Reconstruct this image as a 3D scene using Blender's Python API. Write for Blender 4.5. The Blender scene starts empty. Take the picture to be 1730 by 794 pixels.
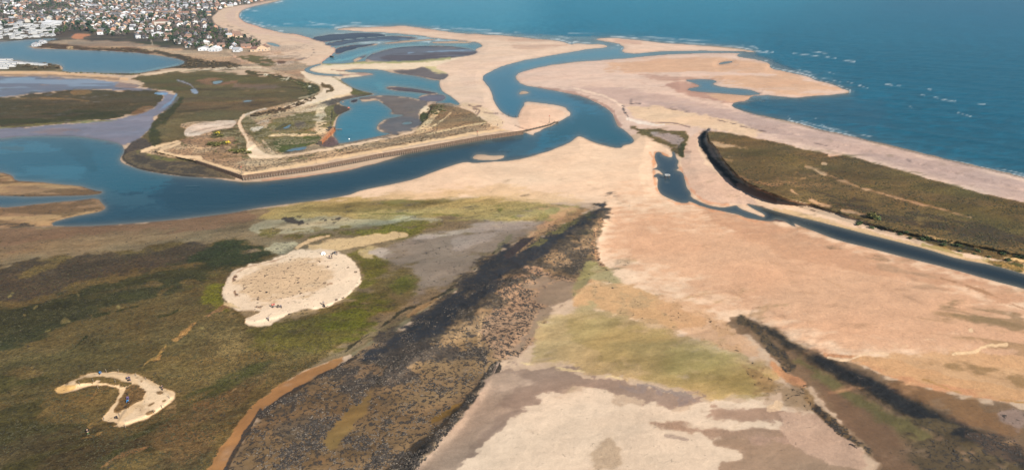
import bpy, bmesh, math, random
import numpy as np
from mathutils import Vector, Matrix
random.seed(7); rng = np.random.default_rng(7)
R = math.radians
scene = bpy.context.scene
COL = scene.collection

# ------------------------------------------------------------------ camera, sky, sun, exposure
F = 1152.0; W0, H0 = 1730.0, 794.0; YH = -80.0
CAMH = 120.0
PITCH = math.atan((H0/2-YH)/F)
cam_d = bpy.data.cameras.new("camera"); cam = bpy.data.objects.new("camera", cam_d); COL.objects.link(cam)
cam.location = (0, 0, CAMH); cam.rotation_euler = (math.pi/2-PITCH, 0, 0)
cam_d.sensor_width = 36; cam_d.lens = 36*F/W0; cam_d.clip_start = 1; cam_d.clip_end = 90000
scene.camera = cam
SUN_EL = 33; SUN_DIR = Vector((.68, -.73, 0)).normalized()
world = bpy.data.worlds.new("World"); scene.world = world; world.use_nodes = True
nt = world.node_tree; bg = nt.nodes['Background']
sky = nt.nodes.new('ShaderNodeTexSky'); sky.sky_type = 'NISHITA'; sky.sun_disc = False
sky.sun_elevation = R(SUN_EL); sky.sun_rotation = math.atan2(SUN_DIR.x, SUN_DIR.y)
nt.links.new(sky.outputs[0], bg.inputs[0]); bg.inputs[1].default_value = 0.055
sun_d = bpy.data.lights.new("sun", 'SUN'); sun_d.energy = 4.6; sun_d.angle = R(.5); sun_d.color = (1, .93, .83)
sun = bpy.data.objects.new("sun", sun_d); COL.objects.link(sun)
sd3 = (SUN_DIR*math.cos(R(SUN_EL)) + Vector((0, 0, math.sin(R(SUN_EL)))))
sun.rotation_euler = sd3.to_track_quat('Z', 'Y').to_euler(); sun.location = (0, 0, 300)
scene.view_settings.view_transform = 'Standard'; scene.view_settings.look = 'None'
scene.view_settings.gamma = 1; scene.view_settings.exposure = 0.98
scene.render.engine = 'CYCLES'
scene.cycles.volume_bounces = 0
HAZE = 0.00006

# ------------------------------------------------------------------ where a pixel of the survey lies on the ground
cp, sp = math.cos(PITCH), math.sin(PITCH)
def G(x, y, h=0.0):
    u = (np.asarray(x, float)-W0/2)/F; v = (H0/2-np.asarray(y, float))/F
    dy = cp+v*sp; dz = -sp+v*cp
    t = (CAMH-h)/(-dz)
    return u*t, dy*t
def gp(x, y, h=0.0):
    a, b = G(x, y, h); return Vector((float(a), float(b), h))

K = np.array([1.62, 1.50, 1.42])
def lin(c):
    c = np.array(c, float)/255
    return np.where(c <= .04045, c/12.92, ((c+.055)/1.055)**2.4)
def alb(c): return np.clip(lin(c)/K, .004, .8)

# ------------------------------------------------------------------ noise
def vnoise(x, y, s):
    xi = np.floor(x).astype(np.int64); yi = np.floor(y).astype(np.int64)
    fx = x-xi; fy = y-yi; fx = fx*fx*(3-2*fx); fy = fy*fy*(3-2*fy)
    def h(a, b):
        n = (a*374761393+b*668265263+s*982451653) & 0xffffffff
        n = ((n ^ (n >> 13))*1274126177) & 0xffffffff
        n = (n ^ (n >> 16)) & 0xffff
        return n/65535.0
    return (h(xi, yi)*(1-fx)+h(xi+1, yi)*fx)*(1-fy)+(h(xi, yi+1)*(1-fx)+h(xi+1, yi+1)*fx)*fy
def fbm(X, Y, dp, L, octv=4, ang=0., st=1., seed=0):
    a = math.radians(ang); ca, sa = math.cos(a), math.sin(a)
    u = (X*ca+Y*sa)/st; v = -X*sa+Y*ca
    r = np.zeros_like(X); tot = 0; w = 1.
    for k in range(octv):
        l = L/2**k
        r += w*np.clip(l/(1.5*dp), .15, 1)*(vnoise(u/l+13.7*k, v/l+7.1*k, seed+k)-.5)
        tot += w; w *= .6
    return r*2/tot*1.4         # about -1..1
def ss(a, b, x):
    t = np.clip((x-a)/(b-a), 0, 1); return t*t*(3-2*t)

# ------------------------------------------------------------------ survey grid
XA, XB, YA, YB = -330., 2060., -77., 890.
def make_grid(step, yb=YB):
    xs = np.arange(XA, XB+step, step); ys = np.arange(YA, yb+step, step)
    px, py = np.meshgrid(xs, ys)
    X, Y = G(px, py)
    D = np.hypot(X, Y)
    dp = D*D/(CAMH*F)*1.0+.05
    return dict(xs=xs, ys=ys, px=px, py=py, X=X, Y=Y, dp=dp, sc=D/F, shape=px.shape, hf=fbm(X, Y, dp*.6, 3.2, 3, 12, 1.8, 606)*1.2, pt=fbm(X, Y, dp*.45, 7, 5, 20, 2.2, 607))
def pts(s):
    a = [float(v) for v in s.replace(';', ' ').replace(',', ' ').split()]
    return list(zip(a[0::2], a[1::2]))
def chaikin(p, closed=True):
    out = []; n = len(p)
    rngk = range(n) if closed else range(n-1)
    if not closed: out.append(p[0])
    for i in rngk:
        a = p[i]; b = p[(i+1) % n]
        out.append((a[0]*.78+b[0]*.22, a[1]*.78+b[1]*.22)); out.append((a[0]*.22+b[0]*.78, a[1]*.22+b[1]*.78))
    if not closed: out.append(p[-1])
    return out
def seg_dist(px, py, a, b):
    dx, dy = b[0]-a[0], b[1]-a[1]; l2 = dx*dx+dy*dy+1e-9
    t = np.clip(((px-a[0])*dx+(py-a[1])*dy)/l2, 0, 1)
    return (px-a[0]-t*dx)**2+(py-a[1]-t*dy)**2, t
def window(g, P, pad):
    x = [p[0] for p in P]; y = [p[1] for p in P]
    i0, i1 = np.searchsorted(g['xs'], [min(x)-pad, max(x)+pad]); j0, j1 = np.searchsorted(g['ys'], [min(y)-pad, max(y)+pad])
    return (slice(j0, j1), slice(i0, i1)) if i1 > i0 and j1 > j0 else None
def poly_sdf(g, P, pad):
    w = window(g, P, pad)
    if w is None: return None, None
    px, py = g['px'][w], g['py'][w]
    d = np.full(px.shape, 1e9); ins = np.zeros(px.shape, bool); n = len(P)
    for i in range(n):
        a, b = P[i], P[(i+1) % n]
        dd, _ = seg_dist(px, py, a, b); np.minimum(d, dd, out=d)
        if a[1] != b[1]:
            c = (a[1] > py) != (b[1] > py)
            ins ^= c & (px < (b[0]-a[0])*(py-a[1])/(b[1]-a[1])+a[0])
    d = np.sqrt(d)
    return w, np.where(ins, d, -d)
_seed = [100]
def nz(g, w, L, ang=0, st=1, octv=4, seed=None):
    if seed is None: _seed[0] += 11; seed = _seed[0]
    return fbm(g['X'][w], g['Y'][w], g['dp'][w], L, octv, ang, st, seed)

class Layer:
    """albedo (and wetness, speckle) of the land or of the water, one survey region at a time"""
    def __init__(s, g, base):
        s.g = g; s.c = np.empty(g['shape']+(3,)); s.c[:] = alb(base)
        s.spk = np.zeros(g['shape']); s.wet = np.zeros(g['shape']); s.veg = np.zeros(g['shape']); s.cls = np.zeros(g['shape'], np.int8)
    def blend(s, w, m, c, cls, spk, wet, veg):
        if veg is None and c is not None and sum(c) > 430: veg = .12      # bare sand carries no plants
        if c is not None: s.c[w] = s.c[w]*(1-m[..., None])+alb(c)*m[..., None]
        if spk is not None: s.spk[w] = s.spk[w]*(1-m)+spk*m
        if wet is not None: s.wet[w] = s.wet[w]*(1-m)+wet*m
        if veg is not None: s.veg[w] = s.veg[w]*(1-m)+veg*m
        if cls is not None: s.cls[w] = np.where(m > .5, cls, s.cls[w])
    def area(s, P, c, soft=3, warp=3, L=8, op=1, cls=None, spk=None, wet=None, veg=None, thr=None, nL=None, ang=0, st=1, smooth=True, sh=.15):
        P = pts(P)
        if smooth: P = chaikin(P)
        w, sd = poly_sdf(s.g, P, soft*1.8+abs(warp)*1.6+2)
        if w is None: return
        if warp: sd = sd+1.5*warp*nz(s.g, w, L, ang, st, 5)
        if soft > 1.2: sd = sd+soft*.8*s.g['hf'][w]
        m = ss(-soft, soft, sd)*op
        if thr is not None: m = m*ss(thr-sh, thr+sh, nz(s.g, w, nL or L, ang, st))
        if 2 <= soft <= 16: m = m*.45+.55*op*ss(.25, .75, m/op+.6*s.g['pt'][w])
        s.blend(w, m, c, cls, spk, wet, veg)
    def line(s, P, w0, c, w1=None, soft=.8, warp=1, L=5, op=1, cls=None, spk=None, wet=None, veg=None, thr=None, nL=None):
        P = chaikin(pts(P), False); w1 = w0 if w1 is None else w1
        w = window(s.g, P, max(w0, w1)+soft+warp+2)
        if w is None: return
        px, py = s.g['px'][w], s.g['py'][w]; d = np.full(px.shape, 1e9); n = len(P)-1
        for i in range(n):
            dd, t = seg_dist(px, py, P[i], P[i+1])
            ww = w0+(w1-w0)*((i+t)/n); np.minimum(d, np.sqrt(dd)-ww/2, out=d)
        if warp: d = d+1.4*warp*nz(s.g, w, L)
        if soft < 2 and w0 > 2.5: d = d+1.2*s.g['hf'][w]
        m = ss(soft, -soft, d)*op
        if thr is not None: m = m*ss(thr-.15, thr+.15, nz(s.g, w, nL or L))
        s.blend(w, m, c, cls, spk, wet, veg)

# ------------------------------------------------------------------ shorelines (w = water, l = land), applied in order
SHORE = [
 ('w', "600,-90 500,-14 478,0 460,5 430,11 410,17 404,24 404,31 415,38.8 432,43.5 446,48.5 480,56.8 499,57.4 524,65 540,68.3 555,76.6 567,81 567,87 558,96 543,105 545,108.5 572,108 596,106 607,104.5 617,104 640,104.5 690,104 735,101 780,95 811,91 801,84.5 817,79 810,73 823,66 870,80 1000,84 1256,89 1240,95 1281,102 1300,106.7 1302,116 1329,122 1359,128 1384,138 1409,144 1441,157.4 1409,160.5 1345,165.7 1318,163.5 1290,161 1270,163 1262,172 1240,174 1236,180 1262,191 1290,197.3 1340,207 1381,220.8 1428,229 1484,243 1539,257 1636,280.5 1730,301 2090,390 2200,390 2200,-200 600,-200", 0.8),
 # spit and outer bar
 ('l', "563,50.4 585,47 635,46.5 679,43.8 701,46.5 735,51 776,56.8 823,59 870,62 896,65 937,68 962,74 966,76 971,73.4 993,74.8 1018,75.4 1029,80.4 998,86 957,96 882,106 832,122 812,110 812,100 811,91 801,84.5 817,79 810,73 775,68.5 743,66 710,61 660,56 600,53.5", .8),
 ('l', "724,72.5 745,70.5 775,70 800,71.5 806,73.5 770,73.5 735,74", .5),
 ('l', "640,74 660,71.5 690,68.5 735,66 738,67.5 700,71 668,74 650,75", .5),
 ('l', "1004,66.5 1037,63.7 1076,68 1123,73.4 1192,77.6 1248,81.7 1281,89 1256,88.7 1192,87.3 1137,87.3 1095,90 1076,92.3 1048,89 1055,80.4 1043,73.4 1015,69.3", .6),
 # estuary mud in the upper basin
 ('l', "524,65 546,59.6 585,57 607,55.4 640,57 655,60 630,63 590,66 560,70 548,72", 1),
 ('l', "549,74 575,69 610,65.5 650,61.5 680,61.5 710,65 690,68 674,69 643,70.7 620,70 590,73 567,79", 1),
 ('l', "567,81 600,76 639,74 639,76.5 610,80 585,87 566,93.5", 1),
 ('l', "657,83.6 676,80.8 700,78.5 740,78 770,80 800,85 811,91 780,96 735,101 690,105 640,105 617,104 619,97.4 634,90", 1),
 ('l', "598.7,100 612,95 620,94 610,101 600,105 596,104", .6),
 # main channel from the sea round the spit to the harbour
 ('w', "1043,76 1029,80 998,83 957,90 915,97 882,103 850,112 832,119 812,131.6 829,151 834.5,172 845.6,188 859.5,197 866,199 874.6,199.5 876,194 881,184 885.4,177.8 886,173.4 893,172.4 915.6,174.6 941,178.4 956,182 959,186 964,190.4 963.5,195.4 957,198 951.5,202.4 943,206.8 933,212.4 915.6,218.7 911.8,222.5 901.7,225.7 902.4,229 895,228 886.6,223.5 870,227 818,235.5 740,249 690,258.5 671,266 624,279 585,288.7 527,297.5 485,302.5 441,307.5 410,308 382,305 368.5,302.5 305,298 263,292.8 230,284.5 206,276 202,268 212,256.8 205,243 172,236 133,230.5 83,229 27.7,231 0,234.6 -350,240 -350,390 0,383 86,381.5 119,383 194,380 277,373 368.5,363.5 440,351 513,341 585,331.6 610,322 665.5,310.8 701.5,302.5 735,290 762.5,280 787,273.4 801,276 823.5,274 868,271.5 915,259.6 960,243 974,232 980,230 1004,241.6 1037,250.4 1051,250.4 1052.6,245.7 1066,243.8 1072,238.8 1065,229 1054,219.4 1044,213.8 1040,206 1034.6,191 1015,177 984.7,163.5 951,156.5 915,149.6 882,144 869.7,131.6 876.6,123 921,112 971,105 1032,101 1082,97 1137,91.4 1220,90 1262,91 1262,87 1192,86.5 1137,86.5 1095,89 1076,91.5 1049,88.5 1056,80", .6),
 ('l', "876,159 881,154.5 886,154 894,156.5 893,158.5 880,160.5", .4),
 ('l', "798,268 803,262 816,260.5 830,263 851,261.5 853,266 845,270 824,271 812,271", 1.2),
 # bars in the left channel
 ('l', "-350,280 0,291 22,297 25,305 55,307 133,313.6 160.7,322 175,324 166,329 133,331 50,333 0,330.5 -350,326", .8),
 ('l', "-350,352 0,351 41,347 100,341 133,338.5 166,335 172,343 180,351 166,358 124.7,366 86,376 92,383 0,386 -350,395", .8),
 # lagoon
 ('w', "-350,84 -100,76 0,72 41.6,67.9 97,65 97,66.5 66,72.6 43,81.7 111,84.5 194,87.3 249,91.4 313,102.5 310,109.5 277,116.4 235,124.7 215,124.5 166,123.3 105,122 107,113.6 97,108.6 77.6,109.5 41.6,104 0,100 -350,98", .4),
 # lower basin
 ('w', "514,117 524,112.5 540,108 545,109.5 530,113.5 522,118 525,121 546,125 579,127 579,129 555,128.5 535,127 520,123.5 515,120.4", .2),
 ('w', "572,133.4 593,132 615,129 633,126.5 621,123.7 596,123 579,119.6 598.7,118 632,117.5 648,119.6 662,123.7 704,129 730,135.5 743,135.8 741.7,144 748.6,156.5 762.5,163.5 780.5,178.7 757,177.5 743,174.6 723.7,173 701.5,166 665.5,162 635,161.5 612,165.5 585,171 573,172.5 585,168 607,163.5 636,160 634.7,159 607,152.8 593,147", .5),
 ('w', "573,172.5 581.5,169 606.5,166 609,169.8 612,173 637,169.8 645,174 659,183 663,188.5 659,193 678.5,194 684,195.4 670,198.9 651,202 639.7,209 635.6,217.6 642.5,223 659,225.9 657.7,228.6 623,237 572,244.6 569.8,237 563.5,230 563.5,223 566.3,214.8 568.4,201 576,192.6 594,185 588.5,181.5 576,176.7", .5),
 ('l', "651,148 660,146 690,149 720,154 745,159 730,160 700,156 670,154 655,151", .4),
 ('l', "707,165 715,160.5 735,159.5 752,161 753,167 743,172.5 720,172.5 709,169", .4),
 ('l', "591,172 596,168.5 606,168 603,172 597,174.5", .3),
 ('l', "577,173.2 579,171 582,172 580,173.6", .1),
 ('w', "678,209 685,206 696,206.5 697,209 688,211 680,211", .2),
 # ponds
 ('w', "478,209 492.6,207.6 492,212 485.8,218 470.7,219.7 460,221 470.7,215", .2),
 ('w', "476.7,260.5 488.8,252 510,248.4 520.6,248 510,256.7", .2),
 ('w', "410,171 420,169.5 430,170 420,172.5 411,173", .1),
 ('w', "358,139 366,137 378,137 372,141 362,143", .1),
 ('w', "448,73 458,72.5 470,76 475,80 462,78.5", .1),
 ('w', "1154,135.8 1178.6,134.4 1203.6,135 1212,138.5 1202,142.7 1220,148 1262,151 1290,160 1262,162 1220,158 1170,155 1159,151 1184,146.9 1178.6,142.7", .5),
 ('w', "1213,108 1222,105 1236,103.5 1240,105 1228,108 1216,109.5", .2),
 # pool and creek on the right
 ('w', "1107.5,257.7 1115.7,257.3 1119,262.6 1133.7,267.5 1137,263.4 1134.5,256.8 1140,256.8 1142,267.5 1146.8,272.4 1143.5,280.6 1148,285 1140,287 1154,292 1156.6,302 1160,318 1167,324.8 1167,333 1186,342.8 1199,347.5 1220,351 1236,349 1243.8,346.9 1250,353 1275,362 1291,368 1293,362.8 1271.7,352 1259,343.5 1284,349.6 1319,359.3 1363,370 1398.6,378.7 1451.5,392.8 1511.7,408 1567,421.9 1622.5,438.5 1678,448 1730,463.4 2090,560 2090,590 1730,487 1678,474.5 1608.7,455 1511.7,430 1469,419 1416,406 1374,390 1353,382 1340,377 1345,383 1337,381 1324.6,373 1308.7,370.8 1305,373.4 1293,373.4 1261,368 1249,362.8 1228.5,358.3 1187,349.6 1164.8,340 1161.5,343.5 1148,342.8 1125.5,333 1117,328 1110.8,318 1112,300 1102.6,298.6 1110.8,292 1122,297 1112,287 1099,287 1112,282 1105.8,267.5", .5),
]
RELIEF = [   # plateau polygon, metres, width of its slope in survey pixels, raggedness
 ("1196,221 1215,222 1260,231 1300,238 1400,262 1430,262 1560,300 1650,325 1730,342 2090,430 2090,520 1730,428 1640,412 1560,398 1500,385 1440,366 1380,346 1318,333 1290,321 1262,309 1240,291 1222,270 1210,250 1196,235", 4.8, 5, 1.6),
 ("262,256 335,273 408,297.3 531,282.6 640,260.8 740,243.3 830,228.3 884,221.3 800,192 760,176 732,177 722,200 705,219 560,249 480,259 420,225 320,235", 1.7, 1.8, .2),
 ("378,500 384,476 400,457 450,442 500,424 540,423 580,431 603,448 609,470 590,494 540,518 470,530 420,545 400,520", .55, 9, 2),
 ("110,655 130,640 180,631 235,637 275,662 290,672 250,700 200,716 215,690 235,665 205,650 150,645", .45, 6, 2),
 ("1025,346 1012,380 1006,410 1000,450 960,490 900,560 850,605 800,660 700,790 400,790 440,700 540,640 620,590 700,545 780,485 850,425 930,385 985,362", .9, 14, 5),
 ("480,210 500,200 560,170 520,165 470,180 400,200 330,215 300,240 400,260", .8, 8, 3),
 ("1060,172 1100,170 1300,215 1450,247 1730,318 2090,405 2090,395 1730,303 1500,250 1300,202 1100,165", .9, 6, 1.5),
]
g = make_grid(1.6)
def shoreline(g):
    land = np.full(g['shape'], 40.0)
    for k, P, warp in SHORE:
        P = chaikin(pts(P)); w, sd = poly_sdf(g, P, 40)
        sd = np.clip(sd+warp*1.3*nz(g, w, 14, seed=55), -40, 40)
        land[w] = np.minimum(land[w], -sd) if k == 'w' else np.maximum(land[w], sd)
    return land
land = shoreline(g)

# ------------------------------------------------------------------ what the land is made of
SAND, MARSH, MUD, WEED, TOWN = range(5)
A = Layer(g, (200, 168, 140))
a = A.area; ln = A.line
# --- broad marsh and town ground behind
a("-350,-90 620,-90 500,-14 478,-2 430,8 400,12 372,18 358,30 372,50 420,68 440,78 400,95 330,90 240,82 110,74 60,70 -350,72", (112,108,100), 2, 2, 30, cls=TOWN, veg=.6, spk=.2)
a("-350,-90 620,-90 470,-10 300,3 0,5 -350,8", (92,112,112), 6, 3, 60, cls=TOWN, veg=.4)
a("-350,-90 620,-90 470,-10 300,3 0,5 -350,8", (70,92,92), 6, 3, 90, thr=.1, st=6, op=.7)
for q, (c, th) in enumerate([((78,76,78), .1), ((132,124,118), .15), ((70,80,62), .2)]):
    a("-350,8 400,8 430,75 330,85 -350,66", c, 2, 2, 22, thr=th, op=.8, st=2.5)
# --- beach by the town
a("478,-2 430,8 400,10 372,16 358,29 362,40 385,52 420,64 450,80 430,92 470,108 520,118 600,150 590,165 540,175 560,190 600,140 575,128 515,118 545,104 570,92 570,80 540,66 500,56 446,48 404,30 404,20 440,10 500,-14", (214,180,152), 1.5, 1, 30, cls=SAND, veg=0, spk=0)
a("400,12 385,20 380,30 392,42 430,56 500,68 530,80 525,72 490,62 440,52 402,38 396,28 398,20 430,11 500,-12 480,-8", (210,176,160), 3, 2, 60, op=.5)
ln("404,26 406,34 420,41 446,49 500,58 524,65 545,69 560,78 568,84 562,94 545,104", 4, (232,178,152), op=.8)
ln("385,44 402,50 420,58 434,66", 2.5, (110,96,82), op=.7, thr=0, nL=12)
ln("512,78 528,82 532,88 524,96 500,102", 3, (120,104,96), thr=.1, nL=6, op=.9)
ln("440,78 470,83 500,84", 3, (140,112,90), op=.6, thr=0, nL=10)
# --- dune ground round the houses, tracks
a("100,68 200,70 250,76 300,84 330,86 440,78 480,92 520,108 545,120 520,135 480,128 440,115 400,122 330,118 300,106 250,92 190,84 110,82 60,76", (182,154,128), 2, 3, 14, cls=MARSH, veg=.25, spk=.3)
a("110,68 190,70 245,74 250,82 200,80 120,80", (160,140,122), 2, 2, 16, op=.9, st=3, veg=.2)
a("45,80 66,72 110,76 150,80 200,79 260,84 260,92 200,87 110,84", (108,86,64), 1, 1.5, 10, veg=.8, spk=.5)
a("112,79 122,78 126,83 114,84", (230,196,150), 1, .5, 5)
a("140,80 180,79 220,80 215,82 160,82", (206,172,136), 1, 1, 8, thr=-.2)
a("225,79 260,80 320,90 380,92 392,100 370,108 340,104 300,96 260,88", (214,182,150), 1.5, 2, 9, spk=.4, veg=.3)
a("260,84 300,93 340,101 350,112 310,112 316,102 260,90", (92,82,60), 1, 2, 8, spk=.5, veg=1)
a("315,100 350,104 385,105 410,112 400,118 330,118 300,116 280,116 250,122 215,128 190,124 240,124 300,110", (98,88,62), 1.5, 2, 8, spk=.5, veg=1)
a("118,60 130,57 148,58 156,60 140,63 142,67 122,66", (196,130,92), .8, .5, 8, veg=0)
a("92,54 110,50 130,56 118,64 96,64", (96,88,84), 1, 1, 8)
ln("252,60 258,76", 1.5, (190,170,150))
ln("384,86 400,98 420,106 440,114 480,124 520,140 545,146", 3, (206,172,142), w1=2.5, warp=.5)
ln("395,94 410,104", 3.5, (220,176,146), warp=.4)
ln("-300,124 0,123.5 60,122.5 130,126 180,131 215,134", 3.5, (222,180,138), w1=4.5, warp=.4)
ln("230,129 300,120 345,117 400,115 440,114", 3.5, (226,196,164), warp=1)
ln("-300,121 0,119 100,119 215,126", 3, (104,96,66), warp=1)
ln("-300,129 0,127 100,128 200,134", 3, (160,130,104), w1=4)
a("-350,104 0,103 80,106 100,112 104,119 0,119 -350,119", (112,104,78), 1, 1, 12, veg=.8, spk=.4, cls=MARSH)
# --- beach left of the estuary, dune strip
a("440,76 520,80 500,104 470,112 440,100", (214,184,160), 3, 4, 12, thr=-.1, veg=.2, spk=.4)
a("395,96 430,93 455,98 470,112 440,112 415,102", (120,118,82), 1, 2, 8, cls=MARSH, veg=1, thr=-.2, spk=.3)
a("468,103 482,103.5 484,107 474,109 468,107", (124,92,72), .6, .5)
# --- wet mud of the left harbour
a("-350,128 0,131 60,131 130,134 200,139 235,143 232,150 180,152 130,154 60,158 0,165 -350,176", (112,108,116), 2, 2, 20, cls=MUD, wet=.85, veg=0, spk=0, st=4)
a("-350,128 0,131 60,131 130,134 200,139 200,150 130,154 60,158 0,165 -350,176", (128,136,150), 2, 2, 14, thr=.1, st=6, wet=1)
a("0,133 60,131 57,136 20,138 0,142", (134,150,166), 1, 1, 10, thr=-.1, wet=1, st=3)
a("-350,176 0,166 60,159 115,152 130,150 180,152 245,151 272,155 277,166 270,180 235,192 190,202 110,208 40,216 -350,225", (86,82,60), 2, 3, 16, cls=MARSH, veg=1, spk=.15)
a("-350,176 0,170 60,163 115,158 250,160 260,175 150,195 0,205 -350,212", (92,86,68), 3, 6, 30, thr=0, st=4)
a("-350,200 0,196 100,190 200,188 240,190 190,200 100,206 0,214 -350,220", (70,74,46), 3, 4, 14, thr=-.3, st=3)
a("115,156 130,150 150,152 160,157 130,162", (142,120,88), 1, 1.5, 10)
ln("-100,172 0,168 60,166 110,167 150,171", 2.5, (136,116,86), thr=-.3, nL=20)
a("195,140 235,142 232,150 195,149", (160,120,94), 1.5, 1.5, 10)
a("225,188 250,178 262,182 245,194 220,196", (146,118,92), 1.5, 2)
ln("0,217 60,211 120,207 200,203", 3, (128,124,84))
# wet creek bed
a("-350,226 0,217 110,209 190,203 235,194 262,182 277,168 272,154 225,152 180,152 240,149 282,155 305,162 300,172 285,186 262,196 255,215 240,232 215,246 200,246 130,234 0,238 -350,245", (132,124,132), 2, 2, 14, cls=MUD, wet=.8, veg=0, spk=0, st=2.5)
a("260,156 285,157 282,161 262,160", (110,150,185), .6, .6, wet=1)
ln("298,160 292,170 276,182 270,186", 4, (112,148,184), w1=2, wet=1, op=.8)
a("40,225 90,216 130,215 138,222 90,227", (146,120,112), 2, 2, op=.8)
a("60,213 200,205 260,190 240,225 200,238 150,228", (150,146,158), 3, 4, 16, thr=.15, op=.6, st=3)
# --- marsh between lagoon and wall
a("215,132 300,121 380,123 430,127 480,134 520,142 535,152 525,166 505,180 450,192 420,200 400,215 360,222 340,222 320,245 250,252 215,244 250,225 262,200 290,178 302,160 270,150 235,148 250,140", (112,106,78), 2, 2, 16, cls=MARSH, veg=.8, spk=.1)
a("215,132 300,121 420,125 490,138 440,146 380,140 340,146 300,150 260,146", (104,102,68), 2, 4, 20, thr=-.2, st=4)
a("300,160 420,150 510,150 500,175 420,190 330,195 290,200", (116,104,82), 4, 5, 26, thr=-.1, st=5)
a("330,135 372,133 402,136 400,140 370,146 340,143", (148,120,100), 2, 2, 14, thr=-.2)
ln("300,136 320,142 330,152", 2.5, (140,136,146), wet=1)
a("320,150 332,151 336,158 326,159", (140,148,164), .6, .6, wet=1)
ln("300,145 330,152 400,152 420,147 500,147 515,155", 1.6, (92,84,64), thr=-.3, nL=20)
ln("300,190 340,186 380,183 440,176 500,168", 1.6, (88,80,62), thr=-.2, nL=20)
a("395,141 440,142 480,147 470,150 420,150 390,149", (128,110,96), 2, 2, op=.8, wet=.4)
a("255,220 258,205 290,180 306,164 312,168 295,190 280,210 280,235 262,250 250,240", (74,80,48), 2, 2, 10, spk=.3, veg=1)
a("262,215 290,200 320,205 330,220 300,240 275,245", (122,116,86), 4, 3, 16)
a("212,250 235,232 252,240 262,252 240,256 225,262 206,262", (110,98,88), 1.5, 1.5, 8, cls=MUD, spk=.6, veg=.3)
# dark bank of the point
a("203,268 214,258 240,250 262,262 300,268 335,272 370,288 405,304 370,302 305,298 262,293 225,284", (122,108,82), 1, 1.5, 8, cls=MUD, spk=.45, veg=.3, wet=.2)
a("225,262 262,270 330,276 390,298 360,298 280,288 230,276", (88,80,66), 2, 3, 8, thr=-.1, spk=.55)
ln("212,256 206,268 225,282 265,291 330,299", 3, (74,66,54), warp=1)
a("228,258 246,250 262,262 300,269 330,270 300,274 260,270", (140,138,76), 1.5, 2, 8, thr=-.2)
# --- the point: dune grass, paths
a("250,250 300,242 332,236 320,222 300,212 330,205 400,205 420,190 470,178 520,168 560,165 590,160 600,166 575,172 576,190 566,200 560,216 563,232 570,246 660,230 700,222 715,204 722,182 740,174 790,180 830,205 850,218 700,244 560,268 408,296 335,272 290,266 240,258", (204,176,142), 1, 1, 12, cls=MARSH, veg=.3, spk=.45)
a("300,240 340,222 420,200 420,280 380,284 330,268 280,258", (184,152,120), 3, 4, 12, thr=-.3, spk=.45, veg=.3)
a("330,222 365,205 405,210 420,240 425,262 410,262 380,240", (128,122,84), 3, 4, 9, thr=-.3, veg=1, spk=.4)
a("400,205 420,195 440,215 470,222 540,222 536,236 520,248 478,258 450,250 430,236 415,220", (130,128,86), 1.5, 2, 9, veg=.8, spk=.4, cls=MARSH)
a("455,205 520,185 565,180 560,215 500,222 470,224 450,215", (132,130,90), 2, 2, 9, veg=.8, spk=.3, cls=MARSH)
a("458,236 500,231 545,228 540,240 520,248 476,261 470,256", (96,112,64), 1, 1.5, 10, veg=1, spk=.2)
a("496,212 500,203 512,204 520,212 506,220", (120,112,100), 1.5, 1, wet=.5)
a("312,218 330,210 360,205 395,204 400,208 392,216 350,224 320,232 312,232", (226,204,184), 1, 1.5, 8, spk=.2, veg=.1)
ln("320,226 350,217 390,211", 1.5, (160,144,128), op=.8, warp=.6)
ln("410,196 420,192 435,187 450,184", 2.5, (226,208,186), warp=.5)
a("420,215 440,205 458,202 440,222 428,224", (220,200,176), 1, 2, 7, thr=-.2)
a("430,198 460,188 470,188 450,200 438,206", (214,184,138), 1, 1.5, 7, thr=-.2)
a("480,196 520,180 560,176 555,190 540,205 530,215 545,190 520,190 500,196", (220,196,164), 1.5, 3, 8, thr=-.1, spk=.4)
a("530,190 552,175 566,178 566,190 558,205 552,222 530,222", (214,192,158), 1.5, 3, 7, thr=-.2, spk=.3)
a("548,182 566,176 592,183 590,188 570,196 560,216 552,218 552,200", (132,134,92), 1, 1.5, 7, veg=.8)
a("568,176 590,182 592,187 574,194 566,192 562,184", (98,90,78), 1, 1, cls=MUD, wet=.4)
ln("561,188 558,216", 2.5, (70,72,56), warp=.4)
# big paths
ln("412,196 403,207 408,220 416,232 420,245 426,258 440,264 480,264 520,258 560,251 620,240 690,226 712,216", 6, (230,194,160), w1=3, warp=.8, veg=0, spk=0, cls=SAND)
a("416,240 424,236 436,250 450,262 480,262 480,266 440,268 418,268", (232,198,164), 1, 1, veg=0, spk=0)
ln("454,230 480,228 520,228 545,226", 4, (222,192,150), warp=1, veg=0)
ln("444,238 456,252 462,260", 4, (216,186,150), warp=1)
ln("240,256 262,248 300,240 304,242 265,255 290,264 340,268", 5, (232,194,152), warp=.8, veg=0, spk=0, cls=SAND)
ln("330,270 360,278 400,289 412,296 500,280 600,262 720,240 830,221 880,217", 6, (230,190,146), w1=4, warp=.6, veg=0, spk=.1, cls=SAND)
ln("412,288 470,277 560,263 650,249 800,222", 1.8, (130,104,76), thr=-.1, nL=6, warp=1)
ln("470,272 560,257 660,240 760,215 820,205", 5, (150,138,104), thr=0, nL=12, warp=3, veg=.6, spk=.5)
a("560,258 700,232 760,205 820,205 830,215 740,232 640,250", (176,152,122), 2, 2, 10, spk=.5, veg=.3, cls=MARSH)
a("722,182 735,176 755,174 775,180 800,190 822,205 800,212 760,215 735,220 720,205", (164,140,108), 1.5, 2, 8, spk=.5, veg=.4, cls=MARSH)
a("722,180 735,175 752,178 750,190 735,196 722,190", (128,112,78), 1.5, 2, 7, spk=.4, veg=1)
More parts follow.
